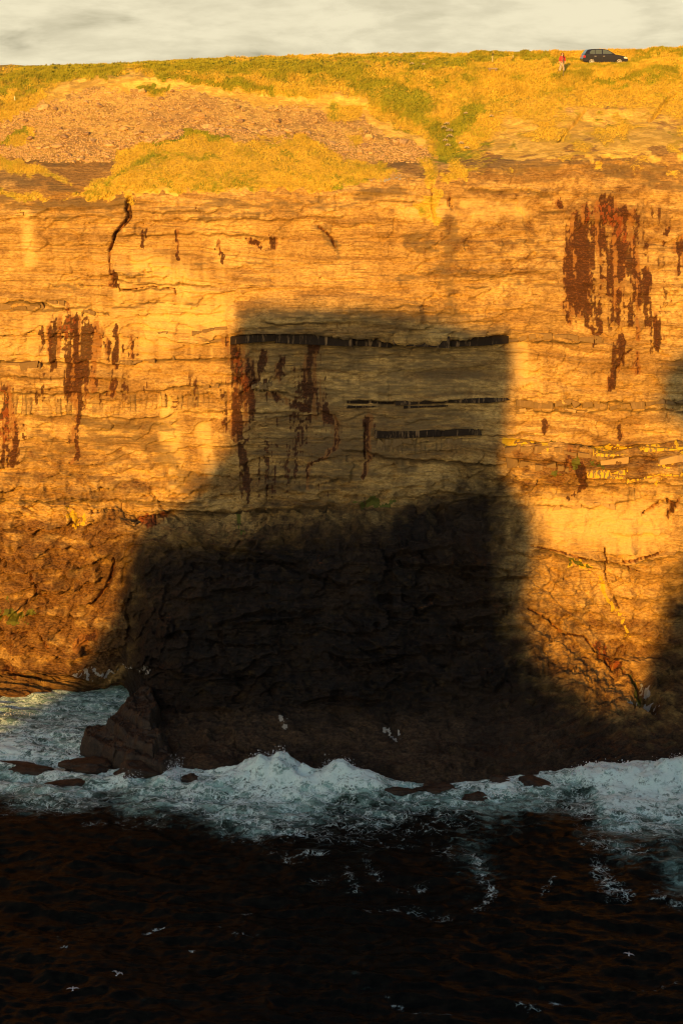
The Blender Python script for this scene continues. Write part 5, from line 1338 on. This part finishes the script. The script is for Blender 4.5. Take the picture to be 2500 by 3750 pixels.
cross_pane('windscreen', 0.90, 0.99, 0.26, 1.35, M_GLASS, -0.014)
cross_pane('rear_window', -1.75, 1.32, -1.93, 1.05, M_GLASS, -0.014)
bm = prism([(-2.15, 0.40), (-2.02, 0.40), (-2.02, 0.56), (-2.15, 0.56)], -0.80, 0.80); bm_obj('rear_bumper', bm, M_PAINT, car)
bm = prism([(2.06, 0.30), (2.15, 0.32), (2.15, 0.46), (2.06, 0.46)], -0.72, 0.72); bm_obj('grille', bm, M_TRIM, car)

# ------------------------------------------------------------------ person with camera on a tripod
M_SKIN = plain('skin', (0.62, 0.40, 0.28), 0.55)
M_JACKET = plain('red_jacket', (0.62, 0.055, 0.045), 0.75)
M_TROUS = plain('cream_trousers', (0.66, 0.56, 0.40), 0.8)
M_HAIR = plain('auburn_hair', (0.13, 0.04, 0.02), 0.6)
M_SHOE = plain('dark_shoe', (0.05, 0.04, 0.035), 0.7)
M_BLACK = plain('black_camera_body', (0.015, 0.015, 0.015), 0.45)
M_ALU = plain('tripod_metal', (0.16, 0.13, 0.11), 0.4, 0.4)
def skin_obj(name, verts, edges, radii, mat, parent, sub=2):
    me = bpy.data.meshes.new(name)
    me.from_pydata(verts, edges, [])
    ob = bpy.data.objects.new(name, me)
    COL.objects.link(ob)
    ob.parent = parent
    md = ob.modifiers.new('Skin', 'SKIN')
    md.use_smooth_shade = True
    for k, r in enumerate(radii):
        sv = me.skin_vertices[0].data[k]
        sv.radius = (r, r) if not isinstance(r, tuple) else r
        sv.use_root = (k == 0)
    sb = ob.modifiers.new('Subdivision', 'SUBSURF')
    sb.levels = sub; sb.render_levels = sub
    me.materials.append(mat)
    return ob
pp = surf(2054, 257, 16.0, 18.5)
person = empty('person', (float(pp[0]), float(pp[1]), float(pp[2]) - 0.04), 0.0)
tag(person, 'person in a red jacket and cream trousers standing behind a tripod on the grass', 'person')
# body: one continuous figure (faces -y, towards the sea)
V = [(0, 0, 0.93), (0, 0.01, 1.10), (0, 0.02, 1.27), (0, 0.02, 1.37), (0, 0.01, 1.45), (0, -0.005, 1.53), (0, -0.015, 1.60), (0, -0.01, 1.665)]
R = [0.13, 0.12, 0.13, 0.10, 0.052, 0.075, 0.09, 0.06]
E = [(k, k + 1) for k in range(7)]
def add(v, r, par):
    V.append(v); R.append(r); E.append((par, len(V) - 1)); return len(V) - 1
for s in (-1, 1):
    a_ = add((s * 0.15, 0.02, 1.36), 0.065, 3); e_ = add((s * 0.24, 0.05, 1.11), 0.045, a_); w_ = add((s * 0.255, -0.07, 0.90), 0.030, e_)
    h_ = add((s * 0.255, -0.10, 0.84), 0.034, w_)
    for k, (fx, fy, ln_) in enumerate([(-0.030, -0.02, 0.070), (-0.010, -0.015, 0.082), (0.012, -0.01, 0.078), (0.032, 0.0, 0.062)]):
        f1_ = add((s * (0.255 + fx), -0.10 + fy, 0.84 - ln_ * 0.55), 0.0095, h_); add((s * (0.252 + fx), -0.085 + fy, 0.84 - ln_), 0.008, f1_)
    t1 = add((s * 0.215, -0.125, 0.835), 0.010, h_); add((s * 0.205, -0.135, 0.80), 0.009, t1)
    l_ = add((s * 0.10, 0, 0.86), 0.095, 0); k_ = add((s * 0.135, -0.015, 0.48), 0.062, l_); n_ = add((s * 0.18, 0.02, 0.09), 0.042, k_); add((s * 0.20, -0.13, 0.04), 0.038, n_)
add((0, -0.105, 1.585), 0.014, 6)
bodyp = skin_obj('body', V, E, R, M_SKIN, person)
JV = [(0, 0.01, 0.87), (0, 0.01, 1.05), (0, 0.02, 1.25), (0, 0.02, 1.37), (0, 0.015, 1.42)]; JR = [(0.215, 0.16), (0.19, 0.15), (0.205, 0.15), (0.14, 0.11), (0.075, 0.075)]; JE = [(0, 1), (1, 2), (2, 3), (3, 4)]
for s in (-1, 1):
    JV += [(s * 0.17, 0.02, 1.35), (s * 0.255, 0.05, 1.11), (s * 0.262, -0.06, 0.93)]; JR += [0.088, 0.076, 0.060]
    b_ = len(JV); JE += [(3, b_ - 3), (b_ - 3, b_ - 2), (b_ - 2, b_ - 1)]
skin_obj('jacket', JV, JE, JR, M_JACKET, person)
TV = [(0, 0, 0.90), (0, 0, 0.84)]; TR = [0.165, 0.15]; TE = [(0, 1)]
for s in (-1, 1):
    TV += [(s * 0.10, 0, 0.74), (s * 0.14, -0.01, 0.46), (s * 0.185, 0.01, 0.10)]; TR += [0.125, 0.108, 0.105]
    b_ = len(TV); TE += [(1, b_ - 3), (b_ - 3, b_ - 2), (b_ - 2, b_ - 1)]
skin_obj('trousers', TV, TE, TR, M_TROUS, person)
for s in (-1, 1):
    skin_obj('shoe', [(s * 0.185, 0.05, 0.05), (s * 0.195, -0.08, 0.04), (s * 0.205, -0.17, 0.035)], [(0, 1), (1, 2)], [0.055, 0.055, 0.042], M_SHOE, person, 1)
bm = bmesh.new()
bmesh.ops.create_icosphere(bm, subdivisions=3, radius=1.0)
for v in bm.verts:
    x, y, z = v.co
    r = 1.0 + 0.06 * math.sin(9 * x + 7 * z)
    v.co = (x * 0.115 * r, 0.028 + y * 0.105 * r, 1.60 + z * (0.105 if z > 0 else 0.20) * r)
    if y < -0.35 and z < 0.45:                     # the face stays free
        v.co.y = max(v.co.y, -0.045 + 0.02 * abs(x))
bm_obj('hair', bm, M_HAIR, person, smooth=True)
for s in (-1, 1):
    bm = bmesh.new(); bmesh.ops.create_icosphere(bm, subdivisions=2, radius=0.012, matrix=Matrix.Translation((s * 0.032, -0.100, 1.612)))
    bm_obj('eye', bm, M_BLACK, person, smooth=True)
bm = bmesh.new(); bmesh.ops.create_cube(bm, size=1.0, matrix=Matrix.Translation((0, -0.099, 1.545)) @ Matrix.Diagonal((0.045, 0.012, 0.010, 1)))
bm_obj('mouth', bm, M_JACKET, person)
def rod(bm, a, b, r0, r1, n=8):
    a = Vector(a); b = Vector(b); d = b - a
    q = d.to_track_quat('Z', 'Y').to_matrix().to_4x4()
    bmesh.ops.create_cone(bm, cap_ends=True, segments=n, radius1=r0, radius2=r1, depth=d.length, matrix=Matrix.Translation((a + b) / 2) @ q)
tri = empty('tripod', (float(pp[0]) - 0.01, float(pp[1]) - 0.62, float(pp[2])), 0.0)
tag(tri, 'slim dark tripod standing in front of the person in red', 'tripod')
gz = lambda dx, dy: ground_z(float(pp[0]) + dx, float(pp[1]) - 0.62 + dy) - float(pp[2])
for (fx, fy) in ((-0.52, 0.16), (0.27, 0.22), (0.02, -0.42)):
    bm = bmesh.new()
    zf = min(max(gz(fx, fy), -0.35), 0.15)
    rod(bm, (0, 0, 1.18), (fx * 0.55, fy * 0.55, 1.18 + (zf - 1.18) * 0.55), 0.026, 0.024); rod(bm, (fx * 0.54, fy * 0.54, 1.18 + (zf - 1.18) * 0.54), (fx, fy, zf - 0.03), 0.019, 0.017)
    lg = bm_obj('leg', bm, M_ALU, tri)
    bm = bmesh.new(); rod(bm, (fx * 0.53, fy * 0.53, 1.18 + (zf - 1.18) * 0.53), (fx * 0.57, fy * 0.57, 1.18 + (zf - 1.18) * 0.57), 0.024, 0.024); bm_obj('clamp', bm, M_BLACK, lg)
bm = bmesh.new(); rod(bm, (0, 0, 1.10), (0, 0, 1.30), 0.022, 0.022); rod(bm, (0, 0, 1.29), (0, 0, 1.32), 0.045, 0.045, 12)
bm_obj('head', bm, M_BLACK, tri)
cme = empty('camera', (float(pp[0]) - 0.01, float(pp[1]) - 0.62, float(pp[2]) + 1.32), 0.0)
tag(cme, 'small black camera mounted on the tripod in front of the person', 'camera')
bm = bmesh.new(); bmesh.ops.create_cube(bm, size=1.0, matrix=Matrix.Translation((0, 0.02, 0.05)) @ Matrix.Diagonal((0.14, 0.06, 0.09, 1)))
bmesh.ops.create_cube(bm, size=1.0, matrix=Matrix.Translation((0, 0.015, 0.108)) @ Matrix.Diagonal((0.06, 0.05, 0.035, 1)))
bmesh.ops.bevel(bm, geom=bm.edges[:], offset=0.008, segments=1, affect='EDGES'); bm_obj('body', bm, M_BLACK, cme)
bm = bmesh.new(); rod(bm, (0, -0.005, 0.05), (0, -0.11, 0.05), 0.034, 0.04, 16); bm_obj('lens', bm, M_BLACK, cme)

# ------------------------------------------------------------------ posts and slab on the plateau
M_POST = plain('weathered_post', (0.60, 0.48, 0.32), 0.8)
M_POSTD = plain('post_dark_band', (0.05, 0.045, 0.06), 0.7)
M_WHITE = plain('white_painted_post', (0.80, 0.77, 0.70), 0.6)
p = surf(1804, 222, 17.0, 19.5)
post = empty('marker_post', tuple(float(v) for v in p)); tag(post, 'tall thin marker post with a dark band, on the plateau left of the person', 'post')
bm = bmesh.new(); rod(bm, (0, 0, -0.2), (0.0, 0, 0.52), 0.045, 0.04); bm_obj('shaft', bm, M_POST, post)
bm = bmesh.new(); rod(bm, (0, 0, 0.52), (0.01, 0, 0.78), 0.042, 0.038); bm_obj('dark_band', bm, M_POSTD, post)
bm = bmesh.new(); rod(bm, (0.01, 0, 0.78), (0.015, 0, 0.98), 0.026, 0.012); bm_obj('tip', bm, M_POST, post)
p = surf(1875, 209, 18.0, 20.2)
bm = bmesh.new(); rod(bm, (0, 0, -0.15), (-0.03, 0, 0.22), 0.03, 0.028); rod(bm, (-0.03, 0, 0.22), (-0.032, 0, 0.25), 0.028, 0.012)
o = bm_obj('peg', bm, M_WHITE); o.location = tuple(p); tag(o, 'short pale peg in the grass between marker post and person', 'peg')
p = surf(57, 364, 15.0, 18.0)
bm = bmesh.new(); rod(bm, (0, 0, -0.15), (-0.04, 0, 0.33), 0.035, 0.033); rod(bm, (-0.04, 0, 0.33), (-0.042, 0, 0.36), 0.033, 0.012)
o = bm_obj('peg', bm, M_WHITE); o.location = tuple(p); tag(o, 'short white post on the grass slope at the far left', 'peg')
M_SLAB = make_simple_rock_mat('grey_slab', (0.22, 0.18, 0.14), (0.36, 0.29, 0.22), 2.0)
p = surf(1802, 252, 16.0, 18.5)
slab = empty('stone_slab', tuple(float(v) for v in p)); tag(slab, 'low grey stone slab half sunk in the grass below the marker post', 'slab')
bm = bmesh.new(); bmesh.ops.create_cube(bm, size=1.0, matrix=Matrix.Translation((0, 0, 0.14)) @ Matrix.Diagonal((0.85, 0.5, 0.12, 1)))
bmesh.ops.bevel(bm, geom=bm.edges[:], offset=0.02, segments=2, affect='EDGES'); bm_obj('top', bm, M_SLAB, slab)
for s in (-1, 1):
    bm = bmesh.new(); bmesh.ops.create_cube(bm, size=1.0, matrix=Matrix.Translation((s * 0.3, 0, -0.02)) @ Matrix.Diagonal((0.16, 0.4, 0.22, 1)))
    bmesh.ops.bevel(bm, geom=bm.edges[:], offset=0.02, segments=1, affect='EDGES'); bm_obj('foot', bm, M_SLAB, slab)

# ------------------------------------------------------------------ gulls over the water
M_GULL = plain('gull_white', (0.6, 0.6, 0.58), 0.7, var=0.03)
M_WING = plain('gull_grey_wing', (0.34, 0.35, 0.36), 0.7, var=0.05)
M_BEAK = plain('gull_beak', (0.6, 0.4, 0.06), 0.5)
def gull(px, py, z, rz, lift, bank, span, label):
    x_, y_ = on_sea(px, py, z)
    g = empty('gull', (float(x_), float(y_), z), rz); g.rotation_euler = (bank, 0, rz); g.scale = (0.8, 0.8, 0.8)
    tag(g, label, 'gull', 'gulls flying low over the water')
    bm = bmesh.new(); bmesh.ops.create_icosphere(bm, subdivisions=3, radius=1.0)
    for v in bm.verts:
        x, y, z_ = v.co
        tp = 1 - 0.55 * max(0, -x) - 0.25 * max(0, x)
        v.co = (x * 0.20, y * 0.058 * tp, z_ * 0.055 * tp + 0.01 * x)
    bm_obj('body', bm, M_GULL, g, smooth=True)
    bm = bmesh.new(); bmesh.ops.create_icosphere(bm, subdivisions=2, radius=0.036, matrix=Matrix.Translation((0.20, 0, 0.025)))
    hd = bm_obj('head', bm, M_GULL, g, smooth=True)
    bm = bmesh.new(); rod(bm, (0.225, 0, 0.022), (0.275, 0, 0.012), 0.009, 0.002, 6); bm_obj('beak', bm, M_BEAK, hd)
    bm = bmesh.new()
    t0 = [bm.verts.new(c) for c in ((-0.16, -0.03, 0.0), (-0.16, 0.03, 0.0), (-0.29, 0.075, -0.004), (-0.29, -0.075, -0.004))]
    t1 = [bm.verts.new((v.co.x, v.co.y, v.co.z + 0.012)) for v in t0]
    bm.faces.new(t0); bm.faces.new(list(reversed(t1)))
    for q in range(4): bm.faces.new((t0[q], t1[q], t1[(q + 1) % 4], t0[(q + 1) % 4]))
    bm_obj('tail', bm, M_GULL, g)
    for s in (-1, 1):
        bm = bmesh.new()
        rows_ = []
        for k, (yy, xl, xt, zz) in enumerate([(0.03, 0.09, -0.10, 0.02), (0.16, 0.13, -0.07, 0.02 + lift * 0.6), (0.28, 0.11, -0.07, 0.02 + lift), (0.40, 0.04, -0.09, 0.02 + lift * 0.9), (0.50, -0.07, -0.13, 0.02 + lift * 0.7)]):
            yv = yy * span
            rows_.append([bm.verts.new(c) for c in ((xl, s * yv, zz), ((xl + xt) / 2, s * yv, zz + 0.014), (xt, s * yv, zz), ((xl + xt) / 2, s * yv, zz - 0.008))])
        for a_, b_ in zip(rows_[:-1], rows_[1:]):
            for q in range(4): bm.faces.new((a_[q], b_[q], b_[(q + 1) % 4], a_[(q + 1) % 4]))
        bm.faces.new(rows_[0]); bm.faces.new(list(reversed(rows_[-1])))
        bm_obj('wing', bm, M_WING, g, smooth=True)
gull(432, 3568, 4.0, math.radians(70), 0.14, 0.1, 0.85, 'gull with raised wings over the dark water, right one of the lower-left pair')
gull(267, 3622, 3.0, math.radians(95), 0.03, 0.0, 0.9, 'gull gliding on flat wings, left one of the lower-left pair')
gull(2302, 3495, 3.5, math.radians(80), 0.01, 0.15, 0.8, 'lone gull gliding over dark water at the lower right')

# ------------------------------------------------------------------ pale flower clumps in the gully
M_FLOWER = plain('dry_flower_heads', (0.72, 0.60, 0.45), 0.8)
M_LEAF = plain('cushion_leaves', (0.12, 0.13, 0.03), 0.8)
def clump(px, py, r, label):
    p = surf(px, py, 12.0, 17.5)
    root = empty('flower_clump', tuple(float(v) for v in p))
    tag(root, label, 'plant', 'pale flower cushions in the gully')
    for nm, mat, n, zz, sz in (('leaves', M_LEAF, 90, 0.5, 0.05), ('flower_heads', M_FLOWER, 70, 0.85, 0.035)):
        co, fa = [], []
        for _ in range(n):
            a = random.uniform(0, 6.28); q = r * math.sqrt(random.random()); zt = zz * r * math.sqrt(max(0, 1 - (q / r) ** 2)) * random.uniform(0.6, 1.1)
            c = Vector((q * math.cos(a), q * math.sin(a), zt)); d = Vector((random.gauss(0, 1), random.gauss(0, 1), random.gauss(0, 1))).normalized(); e = d.orthogonal().normalized(); f = d.cross(e); b0 = len(co)
            co += [c + e * sz, c - e * sz * 0.5 + f * sz * 0.9, c - e * sz * 0.5 - f * sz * 0.9, c + d * sz]
            fa += [(b0, b0 + 1, b0 + 2), (b0, b0 + 3, b0 + 1), (b0 + 1, b0 + 3, b0 + 2), (b0 + 2, b0 + 3, b0)]
        tag(tri_mesh(nm, [tuple(v) for v in co], fa, mat, parent=root), kind='stuff')
for px, py, r, lb in ((1634, 452, 0.30, 'topmost pale flower cushion of the column in the green gully'), (1626, 467, 0.28, 'second pale flower cushion from the top of the gully column, set a little left'),
                      (1642, 480, 0.34, 'largest pale flower cushion, third from the top in the gully column'), (1648, 498, 0.32, 'fourth pale flower cushion down the gully column, set a little right'),
                      (1630, 514, 0.26, 'fifth and smallest pale flower cushion down the gully column'), (1637, 532, 0.28, 'lowest pale flower cushion of the gully column'),
                      (1690, 521, 0.24, 'upper pale flower cushion right of the gully column, above dry grass'), (1708, 541, 0.26, 'lower pale flower cushion right of the gully column'),
                      (1705, 414, 0.2, 'small pale flower cushion at the upper edge of the bright green patch'), (1800, 425, 0.22, 'lone pale flower cushion right of the green gully'),
                      (1505, 232, 0.2, 'left pale flower tuft on the plateau edge'), (1553, 231, 0.22, 'right pale flower tuft on the plateau edge')):
    clump(px, py, r, lb)
